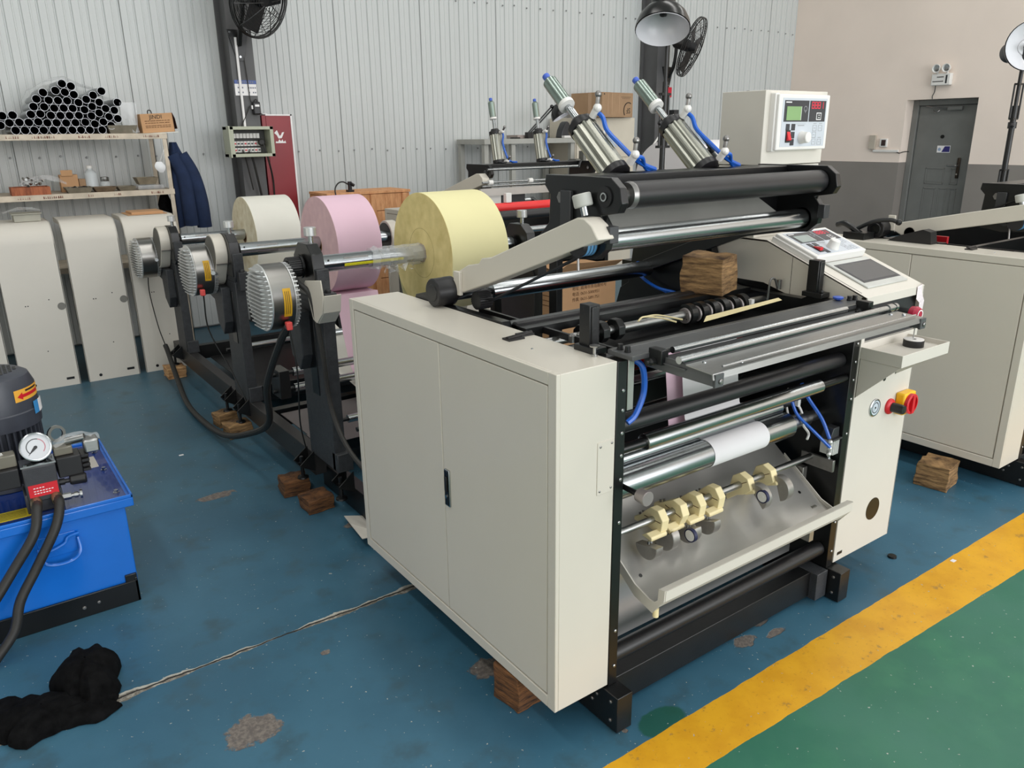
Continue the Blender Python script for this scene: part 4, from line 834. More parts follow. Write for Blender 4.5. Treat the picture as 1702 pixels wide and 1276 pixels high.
    b = B(); b.box(1.99, 2.04, 2.46, 2.54, 0, 1.235); b.box(1.08, 1.12, 2.46, 2.54, .212, 1.235); b.out('guide_post', BLACKP, t, .003)
    b = B(); b.box(1.62, 1.66, 2.485, 2.515, 1.294, 1.35); b.out('white_stop', WHITEP, g, .002)
    b = B(); b.xcyl(1.05, 1.80, 2.2, 1.253, .027); b.out('guide_roller', BLACKR, t); b = B(); b.xcyl(1.42, 1.70, 2.1, 1.181, .018); b.out('guide_tube', CHROME, t)
# ---------------------------------------------------------------- the three machines
near = thing('slitting_machine', 'large warm-grey label slitting machine in the middle, with three paper rolls on its unwinder', 'machine', (.2, 1.2, 0), local=True)
near.location = (0, 0, 0)
m_cabinet(near); m_frame(near); m_nip(near); m_air_cylinders(near); m_belt_cover(near); m_console(near); m_front(near); m_unwind(near)
def partial(t, o, cyl, front):
    m_cabinet(t); m_frame(t, 1.25); k0 = set(t.children); m_nip(t, not cyl, False)
    if cyl: m_air_cylinders(t, (.075, .35), .40, 1.572)
    for c in set(t.children)-k0: c.location.z = -.095 if cyl else -.145
    m_belt_cover(t, 'mid' if cyl else 'low')
    roller(t, .236, 1.30, .04, .195, .027, BLACKR); roller(t, .325, 1.15, .018, .868, .0235, CHROME, .014); roller(t, .45, 1.27, .95, 1.135, .032, CHROME, .014)
    b = B(); b.box(.236, 1.30, .5, .53, .3, 1.09); b.out('inner_bulkhead', BLACKP, t)
    t.location = o
far = thing('slitting_machine', 'second slitting machine standing behind the yellow roll, its cylinders upright', 'machine', (0, 0, 0), local=True)
partial(far, (1.76, 3.18, 0), True, False)
b = B(); b.xcyl(.28, 1.12, .12, 1.447, .009); b.xcyl(.20, 1.02, .07, 1.338, .008); b.xcyl(.20, 1.02, .07, 1.363, .008); b.out('tie_rod', CHROME, far)
b = B()
for x in (.25, .60, .92): b.xcyl(x, x+.035, .07, 1.363, .017)
b.out('white_rings', WHITEP, far)
b = B(); b.box(.15, .885, .02, .04, 1.276, 1.326); b.out('front_plate', mat('pale_satin_plate', (196, 190, 184), .35, .4), far)
b = B(); b.tube([(1.08, .07, 1.44), (1.085, .07, 1.46), (1.10, .07, 1.49)], .008); b.out('clamp_lever', BLACK, far)
b = B(); b.box(.39, .60, .11, .12, 1.15, 1.28); b.out('inner_screen', DGREY, far)
b = B(); b.box(.25, .385, .11, .12, 1.15, 1.285); b.out('white_panel', WHITEP, far)
right = thing('slitting_machine', 'third slitting machine at the right edge, only its large cabinet side showing', 'machine', (0, 0, 0), local=True)
partial(right, (2.74, .02, 0), False, False)
b = B(); b.tube([(.1, .9, 1.15), (.1, 1.0, 1.2), (.12, 1.06, 1.19)], .016); b.box(.05, .15, .86, .98, 1.129, 1.165); b.tube([(.1, .95, 1.17), (.12, .86, 1.22), (.14, .78, 1.235), (.15, .74, 1.225)], .011); b.ball((.15, .735, 1.225), .016, 10); b.out('clamp_lever', BLACK, right)
b = B(); b.prism([(.55, 1.13), (.78, 1.13), (.72, 1.16), (.6, 1.2), (.56, 1.19)], 'x', .14, .2); b.out('rubber_flap', BLACKR, right)
b = B(); b.box(.34, .36, .57, .66, 1.09, 1.15); b.out('red_sticker', RED, right)
# ---------------------------------------------------------------- paper rolls (the web stays joined to its roll)
def paper_roll(label, x0, x1, cy, cz, r, body, face, web, core_r=.045):
    t = thing('paper_roll', label, 'paper roll', (x0, cy, cz-r), 'paper rolls on the unwinder')
    b = B(); b.ring((x0, cy, cz), (1, 0, 0), core_r, r, x1-x0, 64); w_ = b.out('wound_paper', body, t)
    b = B(); b.ring((x0-.0012, cy, cz), (1, 0, 0), core_r, r-.001, .0011, 64); b.out('roll_side', face, t)
    b = B(); b.ring((x0-.003, cy, cz), (1, 0, 0), .0385, core_r, x1-x0+.006, 40); b.out('card_core', CORE, t)
    if web: B().sheet([[(x, y, z) for x in (x0+.002, x1-.002)] for y, z in web], .0012, (0, -.6, .6)).out('paper_web', body, t, smooth=25)
    return t
ry = paper_roll('yellow paper roll nearest the camera on the front shaft', .72, 1.035, 1.93, 1.142, .285, PAPERY, FACEY, None)
b = B(); b.ring((.7185, 1.93, 1.142), (1, 0, 0), .118, .1192, .0006, 48); b.out('wind_line', mat('ochre_line', (150, 126, 70), .8), ry)
b = B(); b.sheet([[(.722, 2.205, 1.06), (1.033, 2.205, 1.06)], [(.722, 2.11, .80), (1.033, 2.11, .80)], [(.722, 1.99, .52), (1.033, 1.99, .52)]], .0012, (0, 1, 0)); b.out('paper_web', PAPERY, ry)
rp = paper_roll('pink paper roll on the middle shaft with its web hanging down', .685, .962, 3.13, 1.06, .287, PAPERP, FACEP, [(3.10, .775), (3.0, .774), (2.94, .78), (2.92, .70), (2.88, .55), (2.82, .38), (2.74, .31), (2.4, .22), (2.1, .17), (1.3, .16)])
rw = paper_roll('cream white paper roll on the rearmost shaft', .655, .985, 4.47, .99, .283, PAPERC, FACEC, [(4.36, .727), (4.26, .75), (4.2, .7), (4.0, .56), (3.75, .43), (3.57, .385), (3.3, .33), (2.8, .295), (2.3, .22)])
# crumpled clear wrapping on the front shaft
t = thing('plastic_wrap', 'crumpled clear plastic wrap on the front shaft beside the yellow roll', 'wrap', (.6, 1.93, 1.1))
rows = []
for i in range(17):
    x = .44+.28*i/16; rr = .0415+(.012*random.random() if i < 6 else .006*random.random())
    rows.append([(x+random.uniform(-.006, .006), 1.93+(rr+random.uniform(0, .007))*math.cos(2*PI*k/18), 1.142+(rr+random.uniform(0, .007))*math.sin(2*PI*k/18)) for k in range(18)])
    rows[-1].append(rows[-1][0])
b = B(); b.sheet(rows); b.out('wrapped_sleeve', FILM, t, smooth=15)
b = B()
for k in range(10):
    x = .47+.02*k; q = [(x+random.uniform(-.02, .02), 1.93-.045+random.uniform(-.02, .01), 1.105+random.uniform(-.035, .01)) for _ in range(4)]; b.sheet([[q[0], q[1]], [q[2], q[3]]])
b.out('loose_edges', FILM, t, smooth=0)
t = thing('tape_measure_strip', 'yellow scale tape stuck along the front shaft', 'tape', (.4, 1.9, 1.13))
b = B(); b.sheet([[(x, 1.93-.0392*math.cos(a), 1.142+.0392*math.sin(a)) for a in (-.42, -.25, -.08)] for x in (.30, .45, .60)]); st = b.out('strip', mat('bright_yellow_tape', (236, 226, 40), .5), t)
b = B()
for k in range(58):
    x = .303+k*.005; a1 = -.2 if k % 5 else -.12
    b.sheet([[(x, 1.93-.0394*math.cos(a), 1.142+.0394*math.sin(a)) for a in (-.4, a1)], [(x+.0012, 1.93-.0394*math.cos(a), 1.142+.0394*math.sin(a)) for a in (-.4, a1)]])
b.out('scale_marks', INK, st, smooth=0)
# paper strips threaded through the near machine
cy, cz, r = .112, .706, .0467
arc = [(cy+r*math.cos(math.radians(a)), cz+r*math.sin(math.radians(a))) for a in range(55, 300, 12)]
t = thing('paper_strip', 'white paper strip running down over the silver rewind roller', 'paper', (.83, cy, cz-r))
b = B(); b.sheet([[(x, y, z) for x in (.698, .972)] for y, z in [(.235, 1.03), (.222, .95), (.212, .87), (.2, .80), (.17, .755)]+arc]); b.out("strip", PAPERW, t, smooth=25)
t = thing('paper_strip', 'pale pink paper strip edge behind the white strip', 'paper', (.7, .25, .7))
b = B(); b.sheet([[(.655, .262, 1.03), (.93, .262, 1.03)], [(.655, .245, .9), (.93, .245, .9)], [(.655, .232, .80), (.93, .232, .80)], [(.655, .215, .68), (.93, .215, .68)]], .001, (0, 1, 0)); b.out('strip', PAPERP, t, smooth=25)
# roll of black tape on the shelf tray
t = thing('tape_roll', 'black tape roll with white top standing on the console shelf tray', 'tape', (1.56, -.07, .957))
b = B(); b.ring((1.56, -.07, .957), (0, 0, 1), .012, .034, .024, 28); b.out('black_tape', BLACKR, t)
b = B(); b.ring((1.56, -.07, .981), (0, 0, 1), .008, .033, .002, 28); b.out('white_liner', WHITEP, t)
b = B(); b.cyl((1.572, -.06, .958), (1.566, -.064, 1.02), .002, 8); b.lathe((1.566, -.064, 1.02), (0, 0, 1), [(0, .005), (.002, .005)], 10); b.out('metal_pin', STEEL, t)
# wooden blocks
def block(label, cx, cy, sx, sy, h, rot, m, z=0., tilt=(0, 0), ch=.006):
    o = thing('wooden_block', label, 'wood block', (cx, cy, z), 'timber blocks')
    M = Matrix.Translation((cx, cy, z)) @ Matrix.Rotation(rot, 4, 'Z') @ Matrix.Rotation(tilt[0], 4, 'X') @ Matrix.Rotation(tilt[1], 4, 'Y')
    b = B(M)
    def J(): return random.uniform(-.005, .005)
    n = 4; g = {}
    bm = bmesh.new(); bmesh.ops.create_cube(bm, size=1); bmesh.ops.subdivide_edges(bm, edges=bm.edges, cuts=3, use_grid_fill=True)
    for v in bm.verts: v.co = Vector((v.co.x*sx+J(), v.co.y*sy+J(), (v.co.z+.5)*h+(J() if v.co.z > -.49 else 0)))
    bm.verts.ensure_lookup_table(); b.add([v.co for v in bm.verts], [[v.index for v in f.verts] for f in bm.faces]); bm.free()
    bb = b.out('timber', m, o, .004, smooth=50); return o
block('brown timber block on the floor under the front corner of the near cabinet', .06, .245, .12, .12, .125, .1, WOOD2)
block('dark timber block nearest the camera under the unwinder base', .06, 1.885, .13, .125, .068, .05, WOOD2)
block('dark timber block just behind the nearest one under the unwinder base', .04, 2.12, .13, .12, .08, -.1, WOOD2)
block('weathered pale timber block below the sagging black cable', .055, 3.07, .14, .12, .082, .08, WOOD1)
block('greenish timber block behind the pale one beside the unwinder beam', .05, 3.30, .12, .11, .083, .1, WOOD1)
block('fresh cut orange timber block at the far end of the unwinder', .055, 4.56, .13, .14, .083, .0, WOOD3)
block('rough weathered timber block resting on top of the near machine', 1.115, .49, .15, .16, .135, .35, WOOD1, 1.124, (0, 0))
block('charred timber block under the right-hand machine', 2.63, .25, .15, .15, .125, .15, WOOD1)
# pale sheet scrap on the floor beside the near cabinet
t = thing('sheet_scrap', 'pale folded sheet scrap lying behind the near cabinet corner', 'scrap', (.13, 1.55, 0))
b = B(); b.sheet([[(.06, 1.38, .05), (.16, 1.38, .04)], [(.08, 1.55, .045), (.17, 1.55, .012)], [(.10, 1.66, .03), (.19, 1.66, .003)]], .003, (0, 0, 1)); b.out('sheet', PAINT2, t, smooth=0)
# ---------------------------------------------------------------- sheet metal covers standing at the back left
def cover(x0, x1, label):
    t = thing('machine_cover', label, 'cover', ((x0+x1)/2, 5.0, 0), 'sheet metal covers')
    y0, y1, h, r = 4.8, 5.22, 1.15, .14
    prof = [(y0, 0)]+[(y0+r-r*math.cos(a), h-r+r*math.sin(a)) for a in [k*PI/16 for k in range(9)]]+[(y1, h)]
    b = B(); b.sheet([[(x, y, z) for y, z in prof] for x in (x0, x1)], .004, (0, .5, -.3)); s_ = b.out('shell', PAINT2, t, smooth=40)
    pin = [(y1, 0)]+prof
    b = B(); b.prism(prof+[(y1, 0)], 'x', x1-.006, x1-.002); b.out('side_wall', PAINT2, t, smooth=20)
    prof2 = [(y0+.03, 0)]+[(y0+r-(r-.03)*math.cos(a), h-r+(r-.03)*math.sin(a)) for a in [k*PI/16 for k in range(9)]]+[(y1, h-.03)]
    b = B(); b.sheet([[(x0+.001, y, z) for y, z in prof], [(x0+.001, y, z) for y, z in prof2]], .003, (1, 0, 0)); b.out('edge_flange', PAINT2, t, smooth=20)
    b = B()
    for z0, z1 in ((.28, .40), (.46, .62), (.68, .80)): b.box(x0+.003, x0+.007, y0+.03, y0+.07, z0, z1)
    b.out('notched_flange', PAINT2, t)
    xm = x1-.06
    b = B()
    for x, z, r_ in ((x0+.08, .04, .011), (x0+.12, .60, .004), (x0+.135, .60, .004), (x0+.2, .27, .004), (x1-.1, .63, .004)): b.lathe((x, y0, z), (0, -1, 0), [(0, r_), (.0012, r_)], 12)
    b.box(x1-.085, x1-.035, y0-.0012, y0+.001, .045, .062); b.out('punched_holes', BLACKP, s_)
    b = B(); b.lathe((x1-.03, y0, .575), (0, -1, 0), [(0, .026), (.0012, .026)], 24); b.out('cable_opening', mat('opening_grey', (120, 118, 112), .6), s_)
cover(-1.42, -.95, 'warm-grey sheet metal cover cut off by the left edge of the picture')
cover(-.905, -.54, 'warm-grey rounded sheet metal cover second from the left edge')
cover(-.485, -.14, 'warm-grey rounded sheet metal cover third from the left edge')
cover(-.095, .27, 'warm-grey rounded sheet metal cover nearest the unwinder brakes')
# ---------------------------------------------------------------- storage rack
RY0, RY1 = 5.41, 5.93
t = thing('storage_rack', 'cream angle-iron storage rack with tubes on top, chipped and scribbled on', 'rack', (-.4, 5.67, 0))
for x in (-1.6, .388):
    for y in (RY0, RY1-.035):
        b = B(); b.box(x, x+.036, y, y+.005, 0, 1.722); b.box(x+.031 if x > 0 else x, x+.036 if x > 0 else x+.005, y, y+.036, 0, 1.722); b.out('rack_post', SHELFP, t)
for z in (.75, 1.30, 1.725):
    b = B(); b.box(-1.6, .425, RY0-.004, RY1, z-.008, z-.003); b.box(-1.6, .425, RY0-.005, RY0, z-.042, z-.001); b.box(-1.6, .425, RY1-.005, RY1, z-.042, z-.003); s_ = b.out('shelf', SHELFP, t)
    if z > 1:
        b = B(); random.seed(int(z*100))
        for c in (-1.0, -.66, -.5, -.46, -.42, -.2, -.02, .25, .3):
            for k in range(random.randint(3, 7)):
                x = c+k*.014+random.uniform(-.002, .002); zz = z-.022
                b.box(x, x+.008, RY0-.0058, RY0-.0049, zz-.006, zz-.003); b.box(x+random.choice((0, .003, .006)), x+.002+random.choice((0, .003, .006)), RY0-.0058, RY0-.0049, zz-.009, zz+.008)
        b.out('pencil_scribble', mat('rust_pencil', (132, 88, 74), .8, var=.1), s_, smooth=0)
random.seed(11)
TUBES = [(-0.649, 1.845), (-0.591, 1.847), (-0.667, 1.788), (-0.616, 1.795), (-0.536, 1.803), (-0.485, 1.806), (-0.591, 1.749), (-0.534, 1.748), (-0.473, 1.748), (-0.407, 1.747), (-0.342, 1.747), (-0.282, 1.742), (-0.217, 1.748), (-0.155, 1.747), (-0.097, 1.743), (-0.445, 1.81), (-0.385, 1.793), (-0.325, 1.792), (-0.253, 1.792), (-0.189, 1.794), (-0.129, 1.794), (-0.062, 1.791), (-0.473, 1.861), (-0.414, 1.865), (-0.348, 1.84), (-0.286, 1.84), (-0.229, 1.846), (-0.169, 1.85), (-0.09, 1.842), (-0.449, 1.911), (-0.38, 1.913), (-0.326, 1.892), (-0.259, 1.891), (-0.197, 1.893), (-0.123, 1.888), (-0.07, 1.912), (-0.424, 1.961), (-0.343, 1.954), (-0.283, 1.943), (-0.218, 1.944), (-0.153, 1.933), (-0.1, 1.961), (-0.05, 1.988), (-0.372, 2.006), (-0.282, 2.023), (-0.228, 2.009), (-0.179, 1.984), (-0.239, 2.065), (-0.187, 2.042), (0.013, 2.027), (-0.018, 1.94), (0.108, 1.948), (0.009, 1.89), (-0.037, 1.87), (0.081, 1.891), (0.008, 1.834), (0.086, 1.834), (-0.063, 1.789), (0.035, 1.793), (-0.032, 1.742)]
# relax the pile so that no two tubes overlap
TP = [list(p) for p in TUBES]; TR = .0292
for it in range(200):
    for i in range(len(TP)):
        TP[i][1] = max(TP[i][1], 1.7225+TR)
        for j in range(i):
            dx, dz = TP[i][0]-TP[j][0], TP[i][1]-TP[j][1]; d = math.hypot(dx, dz)
            if d < 2*TR+.0006:
                q = (2*TR+.0007-d)/2/max(d, 1e-5); TP[i][0] += dx*q; TP[i][1] += dz*q; TP[j][0] -= dx*q; TP[j][1] -= dz*q
for p in TP: p[1] = max(p[1], 1.7225+TR)
b = B(); b.lathe((0, 0, 0), (0, 1, 0), [(0, TR-.0017), (0, TR), (.5, TR), (.5, TR-.0017)], 20, True); tm = b.mesh('tube_wall', GALVT)
b = B(); b.lathe((0, 0, 0), (0, 1, 0), [(.004, TR-.0019), (.49, TR-.0019)], 20); b.f = [f for f in b.f if len(f) == 4 or max(f) > 20]; ti = b.mesh('tube_lining', TUBEIN)
for i, (x, z) in enumerate(TP):
    o = bpy.data.objects.new('steel_tube', tm); COL.objects.link(o); o.location = (x, 5.43+random.uniform(-.012, .012), z)
    tag(o, 'thin-walled zinc tube in the film-wrapped heap on top of the rack', 'tube', 'tubes heaped on the rack')
    c = bpy.data.objects.new('tube_lining', ti); COL.objects.link(c); c.parent = o
def loose_tube(p0, p1, label, r=.031):
    d = Vector(p1)-Vector(p0); b = B(); b.lathe((0, 0, 0), d, [(0, r-.003), (0, r), (d.length, r), (d.length, r-.003)], 20, True); o = b.out('steel_tube', GALVT, None, loc=None); o.location = p0; tag(o, label, 'tube', 'tubes heaped on the rack')
    return o
# clear film over the heap
t = thing('plastic_film', 'crumpled clear plastic film draped over the heap of tubes', 'film', (-.1, 5.7, 1.95))
top = [(-.5, 1.93), (-.44, 2.01), (-.36, 2.06), (-.28, 2.085), (-.2, 2.105), (-.1, 2.06), (.0, 2.03), (.05, 1.97), (.12, 1.955), (.18, 1.87), (.215, 1.80)]
rows = [[(x+random.uniform(-.012, .012), y, z+random.uniform(-.008, .016)+(.02 if y > 5.5 else 0)) for x, z in top] for y in (5.46, 5.55, 5.65, 5.75, 5.85)]
b = B(); b.sheet(rows); b.out('draped_film', FILM, t, smooth=20)
b = B(); b.sheet([[(x+random.uniform(-.01, .01), 5.445+random.uniform(-.01, .012), z) for x in (.12, .15, .18, .21, .235)] for z in (1.95, 1.89, 1.83, 1.775, 1.73)]); b.out('hanging_film', FILM, t, smooth=20)
def tin(x0, x1, y0, z, h, label, m=TIN, slope_=.02, group='tins and trays on the rack', fill=None, name='metal_tray'):
    y1 = y0+.16; t = thing(name, label, 'tray', ((x0+x1)/2, (y0+y1)/2, z), group); s_ = slope_; w_ = .003
    out_ = [(x0+s_, y0+s_, z), (x1-s_, y0+s_, z), (x1-s_, y1-s_, z), (x0+s_, y1-s_, z)]; rim = [(x0, y0, z+h), (x1, y0, z+h), (x1, y1, z+h), (x0, y1, z+h)]
    inn = [(x0+w_, y0+w_, z+h), (x1-w_, y0+w_, z+h), (x1-w_, y1-w_, z+h), (x0+w_, y1-w_, z+h)]; bot = [(x0+s_+w_, y0+s_+w_, z+.004), (x1-s_-w_, y0+s_+w_, z+.004), (x1-s_-w_, y1-s_-w_, z+.004), (x0+s_+w_, y1-s_-w_, z+.004)]
    b = B(); fs = [(3, 2, 1, 0), (12, 13, 14, 15)]
    for a in (0, 4, 8): fs += [(a+i, a+(i+1) % 4, a+4+(i+1) % 4, a+4+i) for i in range(4)]
    b.add(out_+rim+inn+bot, fs); b.out('tray_body', m, t, smooth=0)
    if fill: fill(t)
    return t
def nuts(x0, x1, y0, z, col=STEELD, n=12, hmax=.02):
    def f(t):
        b = B()
        for _ in range(n):
            p = (random.uniform(x0, x1), random.uniform(y0, y0+.08), z+random.uniform(0, hmax)); b.lathe(p, (random.uniform(-1, 1), random.uniform(-1, 1), random.uniform(-1, 1)+.01), [(0, .011), (.012, .011)], 6)
        o = b.out('small_metal_parts', col, t); o['kind'] = 'stuff'
    return f
tin(.012, .225, 5.43, 1.722, .062, 'dull square tin tray on top of the rack before the carton', fill=nuts(.05, .19, 5.46, 1.755, INKW, 7, .025))
Z2 = 1.2972
tin(-.34, -.155, 5.43, Z2, .042, 'shallow grey tin holding bolts, in front of the small open carton', fill=nuts(-.31, -.19, 5.46, Z2+.02, BLACKR, 14))
tin(-.15, .01, 5.43, Z2, .036, 'long brown tin between the bolt tin and the flat grey tin', mat('rusty_tin', (112, 96, 78), .65, .3, var=.2, scale=15))
tin(.02, .155, 5.45, Z2, .034, 'flat grey tin beside the deep tin on the middle shelf')
tin(.165, .325, 5.45, Z2+.042, .052, 'deep rusty tin standing on a low stack at the right end of the middle shelf', mat('brownish_tin', (136, 126, 108), .6, .4, var=.2, scale=12), fill=nuts(.2, .29, 5.48, Z2+.06))
t = thing('parts_bag', 'flat clear bag of black bolts under the deep rusty tin', 'bag', (.25, 5.5, Z2)); b = B(); b.box(.17, .37, 5.46, 5.6, Z2, Z2+.036); b.out('bag_film', FILM, t, .012); nuts(.19, .34, 5.48, Z2+.012, BLACKR, 10, .008)(t)
t = thing('wooden_tray', 'reddish brown wooden tray holding a clear bag on the middle shelf', 'tray', (-.55, 5.5, Z2))
WR_ = wood_mat('reddish_board', (166, 98, 66), (118, 62, 40), 6, (5, 1, 1))
for q in ((-.69, -.44, 5.43, 5.442), (-.69, -.44, 5.6, 5.612), (-.69, -.678, 5.442, 5.6), (-.452, -.44, 5.442, 5.6)): b = B(); b.box(*q, Z2, Z2+.058); b.out('board', WR_, t, .001)
b = B(); b.box(-.678, -.452, 5.442, 5.6, Z2, Z2+.008); b.out('tray_base', WR_, t)
t = thing('plastic_bag', 'clear plastic bag of shiny parts spilling from the wooden tray', 'bag', (-.5, 5.52, Z2+.06)); random.seed(4)
rows = [[(-.62+.05*i+random.uniform(-.012, .012), 5.45+.05*j, Z2+.075+.075*math.sin(PI*i/6)*(1-abs(j-1.5)/2.4)+random.uniform(-.012, .014)) for i in range(7)] for j in range(4)]
b = B(); b.sheet(rows); b.out('bag_film', FILM, t, smooth=0); nuts(-.6, -.46, 5.47, Z2+.065, STEEL, 18, .05)(t)
t = thing('small_carton', 'small open brown carton standing on the middle shelf', 'carton', (-.27, 5.66, Z2))
b = B(); b.box(-.345, -.222, 5.62, 5.70, Z2, Z2+.13); b.box(-.335, -.255, 5.61, 5.615, Z2+.12, Z2+.165); b.out('carton_body', CARD, t, .002)
b = B(); b.box(-.215, -.17, 5.64, 5.70, Z2, Z2+.095); tag(b.out('card_scrap', CARDD, None, loc=(-.19, 5.66, Z2)), 'small dusty card box beside the open carton', 'box')
t = thing('bottle', 'cloudy white plastic bottle standing behind the tins', 'bottle', (-.125, 5.66, Z2))
b = B(); b.lathe((-.125, 5.66, Z2), (0, 0, 1), [(0, .043), (.004, .047), (.13, .047), (.15, .035), (.16, .02), (.172, .02)], 24); b.out('bottle_body', CLEARP, t)
b = B(); b.lathe((-.125, 5.66, Z2+.17), (0, 0, 1), [(0, .022), (.022, .022), (.024, .018), (.024, 0)], 20); b.out('screw_cap', WHITEP, t)
t = thing('glass_jar', 'small clear glass jar with metal lid right of the bottle', 'jar', (-.03, 5.66, Z2))
b = B(); b.lathe((-.03, 5.66, Z2), (0, 0, 1), [(0, .033), (.003, .036), (.06, .036), (.07, .026)], 24); b.out('jar_glass', GLASS, t)
b = B(); b.lathe((-.03, 5.66, Z2+.07), (0, 0, 1), [(0, .028), (.004, .03), (.03, .03), (.034, .026), (.034, 0)], 24); b.out('jar_lid', STEEL, t)
# carton with handwriting on top of the rack
t = thing('carton', 'brown carton with handwritten letters at the right end of the rack top', 'carton', (.39, 5.55, 1.724))
M = Matrix.Translation((.39, 5.52, 1.730)) @ Matrix.Rotation(-.05, 4, 'Y')
b = B(M); b.box(-.128, .11, -.07, .12, 0, .142); b.out('carton_body', CARD, t, .003)
b = B(M); b.box(-.135, .132, -.085, .12, -.0065, -.001); b.out('white_sheet', PAPERC, t)
b = B(M); b.sheet([[(.11, -.07, .0), (.112, .12, .0)], [(.112, -.07, .142), (.114, .12, .142)], [(.128, -.06, .10), (.128, .12, .10)], [(.134, -.06, .02), (.134, .12, .02)]], .002, (1, 0, 0)); b.out('open_flap', mat('dark_inner_card', (92, 62, 52), .85), t)
b = B(M); b.tube([(-.06, -.03, .14), (-.055, -.03, .165), (-.035, -.03, .165), (-.03, -.03, .142)], .004); b.out('wire_loop', BLACK, t)
tt = text('handwriting', 'JINDI', .042, M @ Vector((-.015, -.0712, .115)), M.to_3x3().to_4x4() @ Euler(RF).to_matrix().to_4x4(), INK, t)
b = B(M)
for z in (.088, .072, .052, .04):
    for k in range(9): b.box(-.1+k*.021, -.086+k*.021+random.uniform(0, .006), -.0713, -.0698, z-.002, z+.002)
b.out('printed_lines', INKB, t, smooth=0)
# mask, jacket and bag on the rack's right post
t = thing('face_mask', 'white folded face mask hanging from the right rack post', 'mask', (.345, 5.395, 1.47))
b = B(); rows = []
for i in range(7):
    u = i/6; hw = .034*math.sin(PI*(.12+.82*u))+.006
    rows.append([(.34+hw*s_+.01*(u-.5), 5.395-.018*(1-s_*s_)*math.sin(PI*u), 1.51-.082*u) for s_ in (-1, -.5, 0, .5, 1)])
b.sheet(rows, .002, (0, 1, 0)); b.out('mask_cup', mat('white_fleece', (228, 230, 232), .9, bump=.3), t)
b = B(); b.tube([(.335, 5.395, 1.5), (.365, 5.39, 1.56), (.385, 5.4, 1.6), (.375, 5.39, 1.54), (.365, 5.392, 1.49)], .0018, 5); b.out('ear_loop', WHITEP, t)
t = thing('work_jacket', 'dark blue work jacket hanging from the end of the rack', 'jacket', (.53, 5.45, 1.3)); random.seed(3)
rows = []
for i in range(13):
    u = i/12; z = 1.655-.66*u; c = .447+.09*u; hw = (.025+.105*min(1, u*1.7))*(1-.12*max(0, u-.75)*4*0)
    c = .475+.07*min(1, u*1.2); rows.append([(c+hw*math.cos(a)*(1+.06*math.sin(7*a+u*5)), 5.47+(.045+.01*math.sin(5*a+3*u))*math.sin(a), z+.012*math.sin(3*a)*(u > .9)) for a in [2*PI*k/20 for k in range(21)]])
b = B(); b.sheet(rows); b.v += []; b.out('jacket_body', JACK, t, smooth=60)
for sx, ln, x0 in ((1, .52, .575), (.3, .50, .51)):
    b = B(); b.tube([(x0-.06, 5.44, 1.56), (x0+.01*sx, 5.425, 1.4), (x0+.045*sx, 5.42, 1.2), (x0+.05*sx, 5.42, 1.56-ln-.06)], .055, 12, taper=1.05); b.out('sleeve', JACK, t, smooth=60)
t = thing('black_bag', 'crumpled black bag hanging behind the right rack post', 'bag', (.37, 5.5, 1.1)); random.seed(8)
rows = [[(.375+(.02+.035*math.sin(PI*min(1, u*1.1)))*math.cos(a)*random.uniform(.85, 1.15), 5.56+.05*math.sin(a)*random.uniform(.8, 1.2), 1.27-.3*u) for a in [2*PI*k/14 for k in range(14)]] for u in [i/9 for i in range(10)]]
for r_ in rows: r_.append(r_[0])
b = B(); b.sheet(rows); b.out('bag_body', CLOTHB, t, smooth=25)
# card and tin lying on the covers
t = thing('card_sheet', 'flat brown card lying on the cover nearest the unwinder', 'card', (.1, 5.05, 1.151)); b = B(); b.box(-.03, .24, 4.93, 5.2, 1.151, 1.155); b.box(.0, .22, 4.96, 5.18, 1.155, 1.17); b.out('sheets', CARD, t, .001)
t = thing('tin_box', 'pale tin box with a clear bag on the second cover', 'box', (-.68, 5.0, 1.152))
b = B(); b.box(-.74, -.58, 4.95, 5.1, 1.152, 1.20); b.box(-.75, -.57, 4.94, 5.11, 1.20, 1.207); b.out('box_body', mat('grey_beige_tin', (160, 158, 146), .6, .2, var=.1), t, .002)
b = B(); b.sheet([[(-.8+.05*i+random.uniform(-.01, .01), 4.93+.06*j, 1.212+.035*math.sin(PI*i/5)*random.uniform(.3, 1.2)) for i in range(6)] for j in range(4)]); b.out('bag_film', FILM, t, smooth=0)
# ---------------------------------------------------------------- fuse box, red cabinet and so on at the left column
t = thing('fuse_box', 'open grey-green fuse box with breakers mounted on the dark column', 'fuse box', (1.13, 5.6, 1.64))
x0, x1, y0, y1, z0, z1 = .945, 1.315, 5.50, 5.70, 1.525, 1.772
b = B(); b.box(x0, x1, y1-.006, y1, z0, z1); b.box(x0, x0+.03, y0, y1, z0, z1); b.box(x1-.03, x1, y0, y1, z0, z1); b.box(x0, x1, y0, y1, z1-.026, z1); b.box(x0, x1, y0, y1, z0, z0+.026); b.box(x0+.03, x0+.035, y0+.02, y1, z0, z1); b.out('enclosure', GREENB, t, .002)
b = B(); b.box(x0-.012, x0, y0-.01, y0+.06, z0-.004, z1+.004); b.out('box_side_door', GREENB, t, .002)
b = B(); b.box(x0+.04, x1-.035, y1-.06, y1-.02, z0+.03, z1-.03); b.out('mounting_plate', mat('dark_interior', (70, 70, 68), .6), t)
for zz, hh in ((z1-.075, .04), (z0+.108, .04), (z0+.055, .036)):
    for k in range(8):
        b = B(); x = x0+.05+k*.029; b.box(x, x+.026, y1-.1, y1-.06, zz-hh/2, zz+hh/2); br = b.out('breaker', WHITEP, t, .002)
        if zz < z1-.08: b = B(); b.box(x+.007, x+.019, y1-.112, y1-.1, zz-.006, zz+.006); b.out('breaker_toggle', BLACKR if k % 3 else RED, br)
